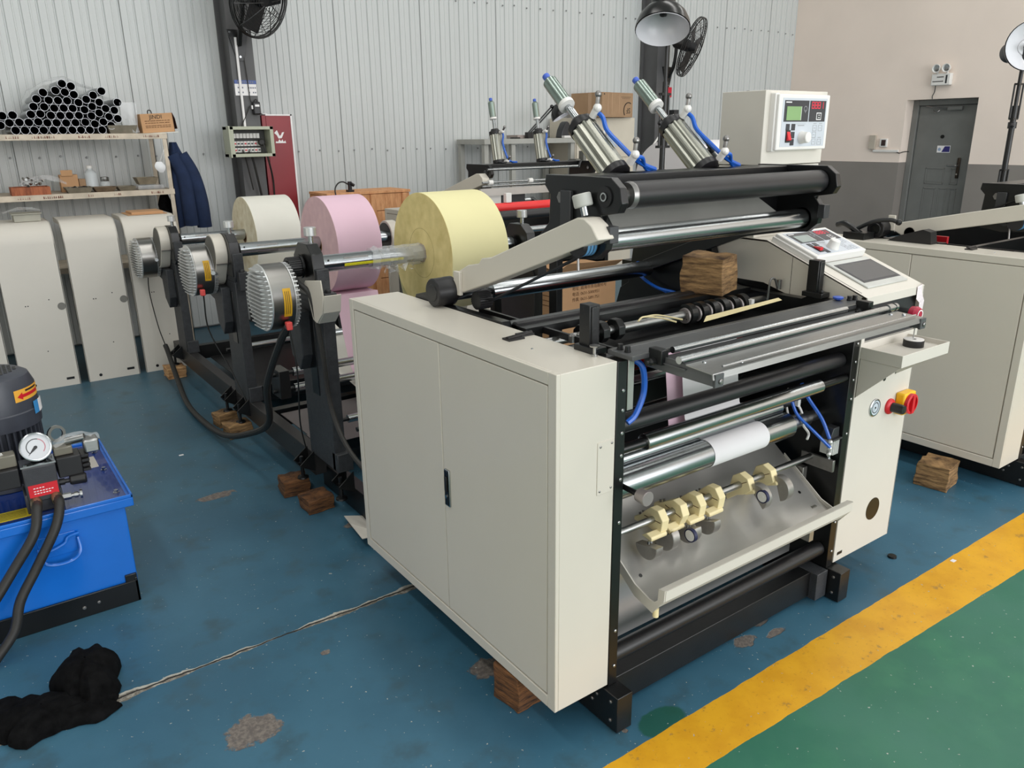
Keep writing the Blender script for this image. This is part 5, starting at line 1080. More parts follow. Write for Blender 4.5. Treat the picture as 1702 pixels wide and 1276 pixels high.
b = B(); b.lathe((x1-.085, y1-.11, z0+.118), (-.2, -1, 0), [(0, .03), (.04, .03), (.05, .02)], 16); b.tube([(x1-.085, y1-.16, z0+.105), (x1-.07, y1-.17, z0+.04), (x1-.05, y1-.16, z0-.05), (x1-.01, y1-.1, z0-.2), (x1+.0, y1-.06, z0-.4)], .008); b.tube([(x0+.12, y1-.11, z0+.05), (x0+.14, y1-.1, z0-.02), (x0+.19, y1-.06, z0-.28)], .006); b.tube([(x0+.17, y1-.09, z0+.05), (x0+.2, y1-.1, z0-.02), (x0+.26, y1-.06, z0-.35)], .01); b.out('plug_and_cables', HOSE, t)
t = thing('fire_cabinet', 'maroon fire equipment cabinet with a white flame sign beside the fuse box', 'cabinet', (1.45, 5.85, 0))
b = B(); b.box(1.30, 1.56, 5.72, 5.98, .5, 1.865); c = b.out('cabinet_body', MAROON, t, .002)
b = B(); b.box(1.558, 1.572, 5.715, 5.98, .5, 1.875); b.box(1.335, 1.572, 5.715, 5.98, 1.863, 1.875); b.out('white_edge_trim', INKW, c)
b = B(); b.box(1.335, 1.555, 5.714, 5.721, .52, 1.86); d_ = b.out('cabinet_door', MAROON, c, .001)
S = lambda pl: B().prism([(1.447+x*.0012, 1.67+z*.0012) for x, z in pl], 'y', 5.712, 5.7145)
b = S([(-38, -32), (42, -32), (36, -14), (24, -24), (16, -6), (4, -20), (-8, -4), (-18, -22), (-34, -18)]); q = S([(-12, 0), (12, 4), (34, 46), (18, 44), (8, 26), (-2, 18), (-20, 60), (-42, 40), (-24, 24)]); n = len(b.v); b.v += q.v; b.f += [tuple(i+n for i in f) for f in q.f]; b.out('white_flame_sign', INKW, d_, smooth=0)
b = B(); b.box(1.315, 1.36, 5.735, 5.78, 1.875, 1.882); tag(b.out('paper_slip', PAPERW, None, loc=(1.34, 5.75, 1.875)), 'small white paper slip on top of the maroon cabinet', 'paper')
t = thing('notice_sign', 'white notice with blue header on the dark column above the fuse box', 'sign', (1.18, 5.69, 2.08))
b = B(); b.box(1.09, 1.275, 5.694, 5.6985, 2.025, 2.118); s_ = b.out('notice_board', INKW, t)
b = B(); b.box(1.09, 1.275, 5.692, 5.6985, 2.119, 2.148); b.out('header', mat('header_blue', (58, 84, 150), .4), s_)
b = B()
for z, ks in ((2.133, range(1, 9)), (2.088, (1, 3, 6, 7, 8, 9)), (2.05, (1, 2, 3, 6, 8, 9))):
    for k in ks: x = 1.095+k*.018; b.box(x, x+.011, 5.6908 if z > 2.12 else 5.693, 5.6925 if z > 2.12 else 5.6945, z-.006, z+.006)
b.out('printed_characters', mat('grey_print', (120, 124, 138), .6), s_, smooth=0)
t = thing('cable_conduit', 'thin white conduit running down the front of the column', 'conduit', (1.13, 5.68, 2.1))
b = B(); b.cyl((1.135, 5.682, 1.773), (1.135, 5.682, 2.48), .011, 12); b.out('pipe', INKW, t)
t = thing('wall_charger', 'black cable adapter hanging on the column below the notice', 'adapter', (1.25, 5.68, 1.93))
b = B(); b.box(1.215, 1.28, 5.65, 5.695, 1.87, 1.975); a_ = b.out('adapter_body', BLACKR, t, .01); b = B(); b.box(1.23, 1.268, 5.648, 5.6505, 1.935, 1.952); b.out('white_label', INKW, a_); b = B()
for k in range(4): b.box(1.225, 1.27, 5.6485, 5.651, 1.885+k*.01, 1.889+k*.01)
b.out('adapter_ribs', DGREY, a_); b = B(); b.box(1.205, 1.216, 5.66, 5.68, 1.915, 1.945); b.out('side_clip', INKW, a_)
b = B(); b.tube([(1.19, 5.685, 2.33), (1.2, 5.685, 2.15), (1.205, 5.683, 2.0), (1.22, 5.675, 1.96)], .004); b.tube([(1.225, 5.675, 1.97), (1.25, 5.67, 1.995), (1.265, 5.675, 1.965)], .004); b.tube([(1.195, 5.68, 1.94), (1.15, 5.675, 1.86), (1.1, 5.67, 1.775)], .004); b.out('adapter_cables', HOSE, t)
# plank crates behind the rolls
def crate(label, x0, x1, y0, y1, z0, z1, n):
    t = thing('plank_crate', label, 'crate', ((x0+x1)/2, (y0+y1)/2, z0), 'pine plank crates')
    hgt = (z1-z0)/n
    for k in range(n):
        b = B(); b.box(x0, x1, y0, y0+.02, z0+k*hgt+.003, z0+(k+1)*hgt-.003); b.out('plank', PLANK, t, .002)
        b = B(); b.box(x0, x0+.02, y0+.021, y1, z0+k*hgt+.003, z0+(k+1)*hgt-.003); b.out('plank', PLANK, t, .002)
    m = 4
    for k in range(m): b = B(); b.box(x0-.01, x1+.01, y0-.01+(y1-y0)*k/m+.002, y0-.01+(y1-y0)*(k+1)/m-.002, z1, z1+.022); b.out('lid_plank', PLANK, t, .002)
    for x in (x0+.03, (x0+x1)/2, x1-.08): b = B(); b.box(x, x+.05, y0-.02, y0-.001, z0, z1-.004); b.out('batten', PLANK, t, .002)
    b = B(); b.box(x0+.02, x1-.001, y0+.021, y1, z0, z1-.005); b.out('crate_core', CARD, t)
crate('pine plank crate with a lid behind the pink roll', 1.55, 2.33, 5.0, 5.4, 0, 1.2, 8)
t = thing('clip_lamp', 'black clip lamp with curved cable on the plank crate', 'lamp', (1.7, 5.05, 1.224))
b = B(); b.tube([(1.62, 4.97, 1.17), (1.62, 5.0, 1.25), (1.66, 5.02, 1.30), (1.72, 5.05, 1.31), (1.775, 5.06, 1.285)], .006); b.out('cable', HOSE, t)
b = B(); b.box(1.775, 1.80, 5.05, 5.08, 1.2235, 1.31); b.box(1.76, 1.815, 5.04, 5.09, 1.2235, 1.24); b.cyl((1.79, 5.05, 1.295), (1.82, 5.05, 1.275), .014, 8); b.out('clip', BLACKR, t)
# ---------------------------------------------------------------- far background
t = thing('work_bench', 'grey steel work bench rack against the back wall, behind the second machine', 'bench', (4.1, 5.7, 0))
GR = mat('grey_bench_paint', (168, 168, 162), .6, var=.06)
for x in (3.46, 3.80, 4.60):
    for y in (5.45, 5.9): b = B(); b.box(x, x+.05, y, y+.05, 0, 1.60); b.out('bench_leg', GR, t)
b = B(); b.box(3.45, 4.68, 5.43, 5.96, 1.585, 1.635); b.out('bench_top', GR, t, .002)
b = B(); b.box(3.5, 4.65, 5.5, 5.9, .9, .94); b.out('bench_shelf', GR, t)
b = B(); b.box(3.95, 4.1, 5.55, 5.75, 1.637, 1.672); tag(b.out('parts_tray', mat('dusty_pink_tin', (160, 148, 142), .6, .2), None, .002, loc=(4.02, 5.65, 1.637)), 'flat dusty tray on the grey bench left of the desk lamp', 'tray')
b = B(); b.box(3.86, 3.95, 5.5, 5.56, 1.637, 1.65); tag(b.out('file_tool', BLACK, None, .002, loc=(3.9, 5.53, 1.637)), 'small black hand tool at the left end of the grey bench', 'tool')
t = thing('desk_lamp', 'black jointed desk lamp with white-lined shade on the grey bench', 'lamp', (4.05, 5.5, 1.637))
b = B(); b.box(4.03, 4.10, 5.47, 5.53, 1.637, 1.70); b.out('clamp_base', BLACKR, t, .004)
b = B(); b.tube([(4.05, 5.5, 1.69), (4.32, 5.45, 1.95)], .008, res=1); b.tube([(4.08, 5.5, 1.69), (4.35, 5.45, 1.94)], .008, res=1); b.ball((4.33, 5.45, 1.955), .02, 8); b.out('jointed_arm', BLACK, t)
def shade(t, p, d, L, R, lip=.002):
    prof = [(0, R*.28), (L*.12, R*.42), (L*.3, R*.66), (L*.55, R*.87), (L*.8, R*.97), (L, R)]
    b = B(); b.lathe(p, d, prof+[(L, R-.003)]+[(h+.004, r-.003) for h, r in reversed(prof)], 36); o = b.out('lamp_shade', mat('black_lamp_enamel', (22, 22, 22), .25, var=.03), t)
    b = B(); b.lathe(p, d, [(h+.007, max(.001, r-.005)) for h, r in prof], 36); b.f = [f for f in b.f if len(f) == 4]; b.lathe(p, d, [(.01, 0), (.012, R*.35), (.02, R*.3)], 24); b.out('white_lining', mat('white_lamp_enamel', (222, 222, 226), .25, var=.01), o); return o
shade(t, (4.36, 5.42, 1.97), (.25, -.35, -.75), .13, .11)
t = thing('bench_fan_cover', 'dark rounded cover standing on the grey bench right of the lamp', 'cover', (4.6, 5.6, 1.637))
b = B(); b.prism([(4.5, 1.637), (4.52, 1.72), (4.56, 1.79), (4.59, 1.81), (4.62, 1.79), (4.65, 1.70), (4.66, 1.637)], 'y', 5.5, 5.6); b.out('cover_body', DGREY, t, .01)
b = B(); b.box(4.5, 4.67, 5.44, 5.49, 1.637, 1.66); b.out('white_base', WHITEP, t, .003)
t = thing('machine_vise', 'grey jumble of vice and fittings beside the second locker front', 'vice', (4.75, 5.35, 0))
b = B(); b.box(4.4, 4.75, 5.2, 5.4, 0, 1.18); b.box(4.45, 4.7, 5.22, 5.38, 1.18, 1.26); b.box(4.5, 4.56, 5.24, 5.36, 1.26, 1.42); b.box(4.62, 4.66, 5.26, 5.34, 1.26, 1.5); b.out('stand_and_jaws', mat('oily_grey', (124, 124, 118), .6, .3, var=.15), t, .004)
# lockers with the big carton
t = thing('steel_locker', 'cream steel locker with four doors carrying the big carton', 'locker', (5.2, 5.7, 0))
b = B(); b.box(4.70, 5.60, 5.5, 5.95, 0, 1.845); b.out('locker_body', CREAMC, t, .003)
for x0, x1, z0, z1 in ((4.715, 5.145, 1.415, 1.825), (5.155, 5.585, 1.415, 1.825), (4.715, 5.145, .9, 1.405), (5.155, 5.585, .9, 1.405)):
    b = B(); b.box(x0, x1, 5.488, 5.4995, z0, z1); d_ = b.out('locker_door', CREAMC, t, .002)
    hx = x1-.045 if x0 < 5 else x0+.025
    b = B(); b.box(hx, hx+.022, 5.478, 5.489, (z0+z1)/2-.04, (z0+z1)/2+.09); b.out('locker_handle', INKW, d_, .003)
    if x0 > 5: b = B(); b.lathe((hx+.03, 5.488, (z0+z1)/2-.05), (0, -1, 0), [(0, .009), (.004, .009)], 10); b.out('locker_lock', DGREY, d_)
t = thing('carton', 'big brown carton with upside-down letters on top of the cream locker', 'carton', (5.15, 5.6, 1.846))
M = Matrix.Translation((4.98, 5.38, 1.8475)) @ Matrix.Rotation(.16, 4, 'Z')
b = B(M); b.box(0, .56, 0, .45, 0, .262); b.out('carton_body', CARDD, t, .004)
b = B(M); b.box(.19, .215, -.0012, .45, -.0001, .263) if False else b.box(.0, .56, -.0015, -.0002, .118, .142); b.box(-.0015, -.0002, .0, .45, .118, .142)
b = B(M)
for x in (.1, .17, .3): b.box(x, x+.012, -.0015, .0002, .03, .25)
b.box(-.0015, .0002, .15, .2, .02, .26); b.out('tape_strips', mat('glossy_brown_tape', (178, 146, 116), .25), t)
Rm = Matrix.Rotation(.16, 4, 'Z') @ Euler(RF).to_matrix().to_4x4() @ Matrix.Rotation(PI, 4, 'Z')
text('big_letters', 'SF', .085, M @ Vector((.475, -.0012, .075)), Rm, INK, t)
b = B(M); b.tube([(.475+.085*math.cos(a), -.0012, .075+.085*math.sin(a)) for a in [math.radians(60+k*12) for k in range(14)]], .006, 4, 1); b.out('letter_circle', INK, t)
b = B(M)
for k in range(9): b.box(.34+k*.02, .354+k*.02, -.0012, 0, .215, .219)
for k in range(5): b.box(.36+k*.03, .38+k*.03, -.0012, 0, .20, .203)
b.box(.03, .045, -.0012, 0, .235, .25); b.out('printed_lines', INK, t, smooth=0)
# red gadget on the second column
t = thing('call_point', 'small red alarm box on the column behind the tall lamp', 'alarm', (6.32, 5.69, 2.13))
b = B(); b.box(6.305, 6.365, 5.66, 5.70, 2.085, 2.2); c = b.out('alarm_body', mat('crimson_plastic', (196, 22, 50), .4), t, .004); b = B(); b.box(6.32, 6.35, 5.657, 5.661, 2.105, 2.125); b.out('white_mark', INKW, c)
t = thing('bent_rod', 'pale bent rod with black hook leaning before the second column', 'rod', (6.0, 5.6, 1.4))
b = B(); b.cyl((6.42, 5.62, 1.93), (5.86, 5.55, 1.42), .012, 10); b.out('rod', WHITEP, t); b = B(); b.tube([(5.875, 5.555, 1.44), (5.84, 5.55, 1.40), (5.80, 5.55, 1.395), (5.78, 5.55, 1.43), (5.785, 5.55, 1.46)], .016); b.out('hook', BLACKR, t); b = B(); b.box(6.36, 6.44, 5.6, 5.98, 1.88, 1.94); b.out('rod_bracket', DGREY, t)
# tall work lamps on tripod stands
def tall_lamp(label, x, y, hz, d, L, R, knobs, head):
    t = thing('work_lamp', label, 'lamp', (x, y, 0), 'tall work lamps')
    b = B(); b.cyl((x, y, .35), (x, y, hz-.35), .018, 12); b.cyl((x, y, hz-.36), (x, y, hz+.0), .012, 12); b.tube([(x, y, hz-.02), ((x+head[0])/2, (y+head[1])/2, hz+.01), (*head, hz)], .011); p = b.out('pole', BLACK, t)
    for z in knobs:
        b = B(); b.lathe((x, y, z), (0, 0, 1), [(0, .026), (.04, .026)], 12); b.cyl((x, y, z+.02), (x-.05, y-.02, z+.02), .008, 8); b.ball((x-.055, y-.022, z+.02), .016, 8); b.out('clamp_knob', BLACKR, p)
    for k in range(3):
        a = 2*PI*k/3+.4; b = B(); b.tube([(x+.02*math.cos(a), y+.02*math.sin(a), .62), (x+.45*math.cos(a), y+.45*math.sin(a), .012)], .011, res=1); b.tube([(x+.016*math.cos(a), y+.016*math.sin(a), .4), (x+.24*math.cos(a), y+.24*math.sin(a), .31)], .007, res=1); b.out('tripod_leg', BLACK, t)
    q = Vector((*head, hz)); dd = Vector(d).normalized()
    b = B(); b.lathe(q-dd*.06, -dd, [(0, R*.42), (.04, R*.44), (.3, R*.44), (.31, R*.36)], 28); b.cyl(q, q-dd*.1, .02, 10); b.out('lamp_socket', BLACKR, t)
    shade(t, q-dd*.075, dd, L, R)
    return t
lt = tall_lamp('tall black work lamp with white-lined dome standing behind the near machine', 2.63, 2.2, 2.33, (-.3, -.30, -.78), .165, .158, (1.72, 1.42), (2.47, 2.09))
b = B(); b.box(2.59, 2.67, 2.185, 2.215, 1.9, 1.915); b.cyl((2.595, 2.2, 1.6), (2.595, 2.2, 1.91), .007, 8); b.cyl((2.665, 2.2, 1.6), (2.665, 2.2, 1.91), .007, 8); b.box(2.58, 2.68, 2.185, 2.215, 1.59, 1.605); b.out('tension_rods', BLACK, lt)
lt = tall_lamp('tall black work lamp at the right edge in front of the plastered wall', 4.62, 1.02, 2.17, (-.75, -.62, .02), .1, .15, (1.68, 1.3), (4.58, .98))
b = B()
for z0, z1 in ((1.74, 1.95), (1.2, 1.42)):
    for s_ in (-.025, .025): b.cyl((4.62+s_, 1.02-s_*.6, z0), (4.62+s_, 1.02-s_*.6, z1), .006, 8)
    b.box(4.585, 4.655, 1.005, 1.035, z1-.005, z1+.006); b.box(4.585, 4.655, 1.005, 1.035, z0-.006, z0+.005)
b.out('tension_rods', BLACK, lt)
# white wrapped roll behind the cylinders
t = thing('white_roll', 'big white paper roll lying behind the second air cylinder', 'paper roll', (3.05, 3.2, 1.3))
t.location = (3.95, 3.1, 1.0); ORG[t.name] = Vector((3.95, 3.1, 1.0))
b = B(); b.box(3.5, 4.6, 2.7, 3.3, 0, 1.02); b.out('white_pallet_box', mat('white_board', (222, 218, 218), .7), t, .01)
b = B(); b.lathe((3.48, 3.0, 1.32), (1, 0, 0), [(0, .05), (0, .30), (.72, .30), (.72, .05)], 48); b.out('wound_paper', PAPERW, t)
# small rear cylinder beside the control box
t = thing('spare_cylinder', 'small grey air cylinder seen left of the upper control box', 'cylinder', (2.9, 2.5, 1.5))
b = B(); b.cyl((2.93, 1.97, 1.50), (2.85, 2.0, 1.585), .022, 16); b.out('barrel', STEELD, t); b = B(); b.cyl((2.85, 2.0, 1.585), (2.77, 2.03, 1.672), .010, 10); b.cyl((2.865, 1.995, 1.57), (2.845, 2.0, 1.592), .026, 14); b.out('rod', BLACK, t)
b = B(); b.box(2.9, 3.06, 1.9, 2.06, 0, 1.52); b.out('stand', BLACK, t)
# cartons seen through the machine
t = thing('carton', 'tall brown carton with printed phone numbers seen through the near machine', 'carton', (2.4, 2.9, 0))
b = B(); b.box(2.232, 2.78, 2.75, 3.12, 0, .77); b.out('carton_body', CARD, t, .004)
b = B(); b.sheet([[(2.232, 2.75, .771), (2.78, 2.75, .771)], [(2.26, 2.66, .84), (2.76, 2.66, .82)]], .003, (0, 0, 1)); b.sheet([[(2.232, 2.76, .771), (2.232, 3.12, .771)], [(2.13, 2.76, .82), (2.13, 3.12, .82)]], .003, (0, 0, 1)); b.out('open_flaps', CARD, t, smooth=0)
for z, s_ in ((.640, '地址: 威海市青岛路95号'), (.600, '电话: 0631-5000951'), (.560, '传真: 0631-5891751')): text('printed_line', s_, .031, (2.365, 2.7492, z), RF, INKB, t, align='LEFT')
b = B()
for k in range(5): b.box(2.2305, 2.2318, 2.78, 2.95-.03*(k % 2), .66-.035*k, .664-.035*k)
b.out('printed_form', INKB, t, smooth=0)
# ---------------------------------------------------------------- hydraulic power unit at the left
t = thing('hydraulic_unit', 'blue hydraulic power unit with grey motor and pressure gauge at the left edge', 'hydraulic unit', (-1.2, 1.9, 0))
b = B(); b.box(-1.66, -.787, 1.562, 2.2, .075, .40); tk = b.out('tank', BLUET, t, .004)
b = B(); b.box(-1.68, -.757, 1.548, 2.24, .39, .425); b.out('tank_rim', BLUET, tk, .004)
b = B(); b.box(-1.66, -.775, 1.566, 2.222, .4245, .4275); lid = b.out('tank_lid', BLUED, tk)
b = B(); b.box(-1.68, -.757, 1.548, 1.556, .425, .437); b.box(-.765, -.757, 1.548, 2.24, .425, .437); b.box(-1.68, -.757, 2.232, 2.24, .425, .437); b.out('raised_edge', BLUET, tk, .002)
b = B(); b.box(-1.69, -.79, 1.548, 1.556, 0, .088); b.box(-1.69, -.79, 1.556, 2.23, .068, .075); b.box(-.80, -.79, 1.548, 2.23, 0, .1); b.box(-.83, -.79, 1.552, 1.57, .075, .115); bs = b.out('black_base', BLACKP, t, .002)
b = B(); screw(b, (-.98, 1.548, .04), (0, -1, 0), .007, .006); screw(b, (-.93, 1.548, .045), (0, -1, 0), .006, .004); b.out('base_bolts', STEELD, bs)
b = B()
for x, y in ((-.80, 1.62), (-.80, 1.88), (-.80, 2.1)): b.lathe((x, y, .4275), (0, 0, 1), [(0, .012), (.004, .012), (.004, .008), (.012, .008)], 6)
b.out('lid_bolts', CHROME, lid)
b = B(); b.box(-.90, -.81, 1.93, 2.06, .4276, .4286); b.out('name_plate', mat('pale_name_plate', (190, 184, 176), .4, .3), lid)
b = B(); b.box(-1.30, -1.075, 1.60, 1.68, .4276, .4288); yl = b.out('yellow_notice', mat('dull_yellow_notice', (198, 178, 40), .5), lid); b = B()
for k in range(6): b.box(-1.28, -1.09, 1.61+k*.011, 1.613+k*.011, .4288, .4292)
b.out('notice_lines', INK, yl, smooth=0)
b = B(); b.box(-1.08, -.96, 1.557, 1.5625, .27, .35); b.out('handle_plate', BLUET, tk, .002)
b = B(); b.tube([(-1.085, 1.55, .31), (-1.05, 1.545, .30), (-1.0, 1.545, .315), (-.985, 1.547, .335), (-.95, 1.55, .34)], .006); b.tube([(-1.075, 1.555, .305), (-1.07, 1.53, .265), (-1.03, 1.525, .25), (-.98, 1.525, .255), (-.955, 1.53, .28), (-.955, 1.55, .325)], .006); b.out('drop_handle', BLUET, tk)
mc = (-1.115, 2.0)
b = B(); b.lathe((*mc, .43), (0, 0, 1), [(0, .15), (.02, .15), (.02, .125), (.235, .125)], 40); mo = b.out('motor_body', MOTOR, t)
for k in range(40):
    a = 2*PI*k/40; T = Matrix.Translation((*mc, 0)) @ Matrix.Rotation(a, 4, 'Z'); b = B(T); b.box(.12, .146, -.003, .003, .455, .66); b.out('cooling_rib', MOTOR, mo, smooth=0)
b = B(); b.lathe((*mc, .66), (0, 0, 1), [(0, .152), (.06, .156), (.064, .152), (.15, .150), (.19, .135), (.205, .11), (.207, 0)], 48); cw = b.out('fan_cowl', MOTOR, mo)
b = B()
for i in range(-6, 7):
    for j in range(-6, 7):
        if math.hypot(i, j) < 6.3: b.box(mc[0]+i*.0155-.0055, mc[0]+i*.0155+.0055, mc[1]+j*.0155-.0045, mc[1]+j*.0155+.0045, .8665, .8679)
b.out('cowl_grille_holes', BLACKP, cw, smooth=0)
def wrapp(a0, a1, z0, z1, r, nm, m, par, k=.0):
    b = B(); b.sheet([[(mc[0]+r*math.cos(a), mc[1]+r*math.sin(a), z+k*(a-a0)) for z in (z0, z1)] for a in [a0+(a1-a0)*i/8 for i in range(9)]]); return b.out(nm, m, par)
A = math.radians
wl = wrapp(A(-62), A(-8), .765, .81, .1515, 'arrow_label', mat('orange_label', (240, 176, 66), .5), cw); wrapp(A(-50), A(-14), .778, .79, .1522, 'red_arrow', RED, wl)
b = B(); b.sheet([[(mc[0]+.1524*math.cos(a), mc[1]+.1524*math.sin(a), z) for z in (.784-h, .784+h)] for a, h in ((A(-58), .0005), (A(-50), .014), (A(-49.8), .006))]); b.out('arrow_head', RED, wl); wrapp(A(-44), A(-16), .797, .804, .1522, 'label_text', INK, wl)
wrapp(A(-36), A(-24), .70, .75, .1575, 'blue_label_end', mat('sky_blue_label', (60, 140, 200), .5), cw); wrapp(A(-24), A(-2), .70, .75, .1575, 'white_label', INKW, cw)
b = B(); b.ring((-.935, 1.93, .60), (.25, -.75, .1), .022, .033, .010, 24); e_ = b.out('lifting_eye', CHROME, mo); b = B(); b.cyl((-1.0, 1.95, .58), (-.962, 1.935, .592), .011, 10); b.out('eye_shank', CHROME, e_)
# valve stack
VX, VY = -1.025, 1.66
b = B(); b.box(VX-.06, VX+.055, VY-.05, VY+.06, .4275, .5); b.box(VX-.052, VX+.05, VY-.056, VY+.05, .47, .60); vb = b.out('valve_block', VALVE, t, .004)
b = B(); b.box(VX-.045, VX+.045, VY-.058, VY-.055, .49, .535); rl = b.out('red_name_plate', RED, vb); b = B()
for k, (z, n) in enumerate(((.522, 4), (.511, 7), (.502, 6))):
    for j in range(n): b.box(VX-.03+j*.009, VX-.024+j*.009, VY-.0586, VY-.0579, z-.0015, z+.0015)
b.out('plate_text', INKW, rl, smooth=0)
b = B(); b.box(VX-.055, VX+.053, VY-.05, VY+.03, .60, .606); b.lathe((VX-.04, VY-.04, .606), (0, 0, 1), [(0, .007), (.005, .007)], 8); b.lathe((VX+.04, VY+.0, .606), (0, 0, 1), [(0, .007), (.005, .007)], 8); b.out('top_clamp_plate', CHROME, vb)
for q in ((VX+.055, VX+.135, VY-.035, VY+.045, .53, .605), (VX-.15, VX-.06, VY-.035, VY+.045, .53, .60), (VX-.30, VX-.151, VY-.03, VY+.04, .53, .59)): b = B(); b.box(*q); b.out('solenoid_coil', BLACKR, vb, .004)
for q in ((VX+.055, VX+.115, VY-.01, VY+.045, .605, .635), (VX-.12, VX-.06, VY-.01, VY+.045, .60, .645)): b = B(); b.box(*q); b.out('coil_connector', mat('olive_clear_cap', (116, 112, 100), .2), vb, .004)
b = B(); b.cyl((VX+.1, VY+.02, .645), (VX+.16, VY+.0, .655), .014, 12); b.out('cable_clamp', STEEL, vb); b = B(); b.cyl((VX-.1, VY+.02, .64), (VX-.15, VY-.01, .635), .014, 12); b.out('cable_clamp', STEEL, vb); b = B(); b.box(VX+.15, VX+.2, VY-.03, VY+.03, .60, .65); b.out('plug_housing', STEEL, vb, .006)
b = B(); rows = [[(VX+.06+.025*i+random.uniform(-.004, .004), VY-.01+.02*j, .642+.022*math.sin(PI*i/6)+random.uniform(-.006, .008)) for i in range(7)] for j in range(4)]; b.sheet(rows); b.out('wrapping_film', FILM, vb, smooth=0)
b = B(); b.lathe((VX+.05, VY-.03, .515), (1, -.1, 0), [(0, .012), (.02, .012), (.02, .008), (.035, .008), (.035, .014), (.04, .018), (.085, .020), (.09, .016)], 14); b.out('upper_adjuster', BLACKR, vb)
b = B(); b.lathe((VX+.05, VY-.045, .462), (1, -.1, 0), [(0, .013), (.03, .013)], 6); b.lathe((VX+.08, VY-.048, .462), (1, -.1, 0), [(0, .008), (.01, .008), (.01, .011), (.022, .011), (.022, .006), (.028, .006), (.028, .017), (.036, .017)], 14); b.out('lower_adjuster', STEEL, vb)
for k in range(4): b = B(); b.box(VX+.135, VX+.16, VY-.03, VY+.04, .535+k*.018, .545+k*.018); b.out('coil_fin', BLACKR, vb, .001)
gd = Vector((.0, -.9, .36)).normalized(); gp = Vector((VX+.005, VY-.0, .653))
b = B(); b.lathe(gp-gd*.02, gd, [(0, .04), (.004, .049), (.028, .051), (.034, .051), (.036, .047), (.036, .044), (.031, .044)], 40); g = b.out('oil_gauge', CHROME, t)
b = B(); b.lathe(gp+gd*.0105, gd, [(0, .0445), (.001, .0445)], 36); b.out('dial', mat('white_dial', (206, 208, 212), .4), g)
gu = Vector((1, 0, 0)); gv = gd.cross(gu)*-1; gv = gv if gv.z > 0 else -gv
def gp2(r, a, h=.012): return gp+gd*h+gu*r*math.cos(a)+gv*r*math.sin(a)
def band(a0, a1, r0, r1): return B().sheet([[gp2(r0, a), gp2(r1, a)] for a in [A(a0+(a1-a0)*k/20) for k in range(21)]])
band(70, 225, .027, .030).out('dark_scale', DGREY, g); band(-45, 70, .027, .030).out('pink_scale', mat('pink_scale', (190, 120, 132), .5), g)
b = B(); b.sheet([[gp2(.006, A(-40), .0125), gp2(.006, A(130), .0125)], [gp2(.036, A(224), .0125), gp2(.0362, A(226), .0125)]]); b.lathe(gp+gd*.0115, gd, [(0, .005), (.002, .004)], 12); b.out('gauge_needle', BLACKP, g)
b = B(); b.cyl(gp-gd*.015, gp-gd*.04+Vector((0, .02, -.03)), .012, 10); b.out('gauge_stem', STEELD, g)
for k, (x, pts) in enumerate(((VX-.035, [(-1.055, 1.60, .472), (-1.06, 1.545, .462), (-1.085, 1.505, .395), (-1.17, 1.48, .29), (-1.25, 1.45, .2), (-1.36, 1.42, .08)]), (VX+.035, [(-.992, 1.60, .475), (-.99, 1.545, .465), (-1.02, 1.50, .40), (-1.10, 1.48, .28), (-1.165, 1.455, .19), (-1.2, 1.43, .1), (-1.27, 1.4, .03)]))):
    b = B(); b.tube(pts, .0165, 12, 8); h = b.out('hydraulic_hose', HOSE, t)
    d0 = (Vector(pts[1])-Vector(pts[0])).normalized(); b = B(); b.lathe(Vector(pts[0])-d0*.035, d0, [(0, .016), (.012, .016)], 6); b.lathe(Vector(pts[0])-d0*.022, d0, [(0, .012), (.006, .019), (.05, .018), (.052, .017)], 16); b.out('hose_fitting', mat('dull_zinc_fitting', (150, 136, 112), .35, .9), h)
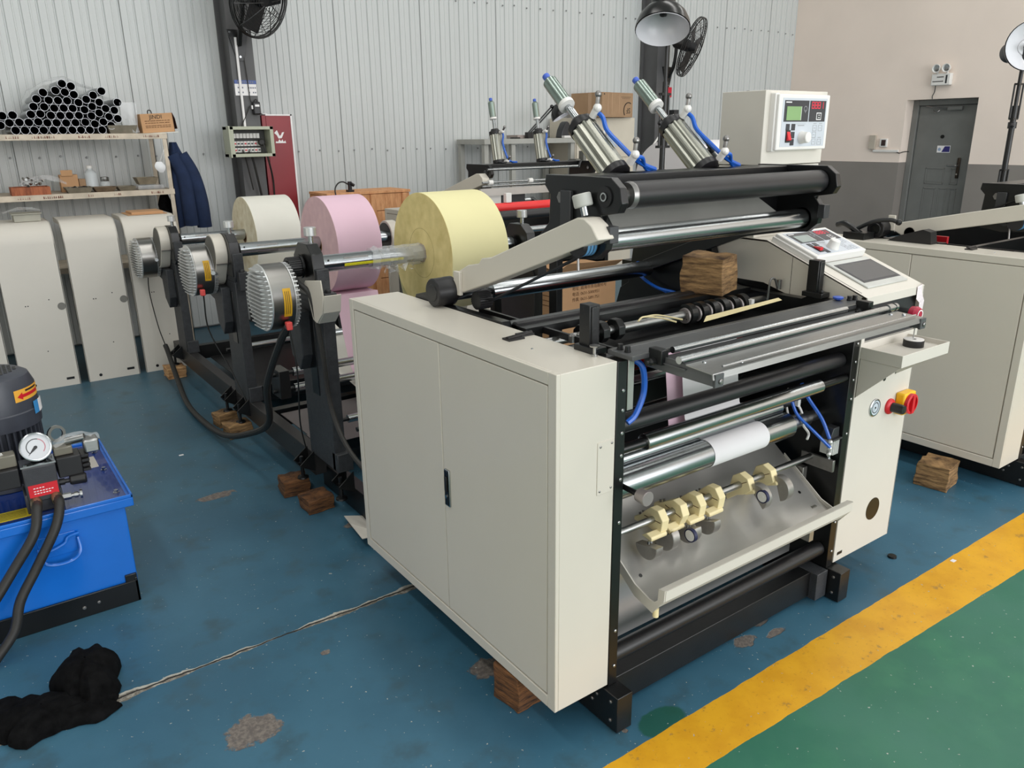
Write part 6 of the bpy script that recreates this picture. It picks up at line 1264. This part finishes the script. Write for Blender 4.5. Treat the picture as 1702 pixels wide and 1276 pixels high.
b = B(); b.tube([(VX-.15, VY-.02, .635), (VX-.19, VY-.03, .64), (VX-.25, VY-.02, .60), (VX-.33, VY, .57)], .005); b.out('solenoid_cable', mat('violet_cable', (90, 60, 96), .5), t)
# black cloth on the floor
t = thing('black_cloth', 'crumpled black garment lying on the floor at the left edge', 'cloth', (-1.1, 1.1, 0)); random.seed(5)
bm = bmesh.new()
def lump(cx, cy, rx, ry, h, sd):
    rr = random.Random(sd); b = B(); n, m = 9, 26; ph = [rr.uniform(0, 6) for _ in range(6)]; rows = []
    for i in range(n):
        u = i/(n-1); row = []
        for k in range(m):
            a = 2*PI*k/m; w_ = 1+.13*math.sin(3*a+ph[0])+.09*math.sin(7*a+ph[1]+3*u)+.05*math.sin(13*a+ph[2])
            row.append((cx+rx*w_*(1-u*u*.98)*math.cos(a), cy+ry*w_*(1-u*u*.98)*math.sin(a), .002+h*math.sin(u*PI/2)*(1+.22*math.sin(4*a+ph[3])*(1-u)+.12*math.sin(9*a+ph[4])*(1-u))))
        row.append(row[0]); rows.append(row)
    b.sheet(rows); return b
lump(-1.03, 1.12, .095, .15, .105, 2).out('bunched_fold', CLOTHB, t, smooth=45)
lump(-1.17, 1.03, .13, .10, .055, 3).out('spread_fold', CLOTHB, t, smooth=45)
lump(-1.24, 1.08, .10, .10, .045, 4).out('spread_fold', CLOTHB, t, smooth=45)
lump(-1.06, .98, .10, .06, .04, 6).out('spread_fold', CLOTHB, t, smooth=45)
# chips of paper on the floor
for i, (x, y, l) in enumerate(((1.96, -.165, 'small white square label lying on the yellow line'), (-.3, 2.95, 'tiny white paper scrap on the floor left of the unwinder'))):
    b = B(); b.box(x-.012, x+.012, y-.008, y+.008, .0005, .0015); tag(b.out('paper_scrap', PAPERW, None, loc=(x, y, .0005)), l, 'paper')
t = thing('bottle_cap', 'small black bottle cap lying on the blue floor before the yellow line', 'loose_cap', (1.79, .0, 0)); b = B(); b.lathe((1.79, .0, .0), (0, 0, 1), [(0, .018), (.008, .017), (.009, 0)], 18); b.out('loose_cap', BLACKP, t)  # loose black bottle cap on the floor
bpy.context.view_layer.update()
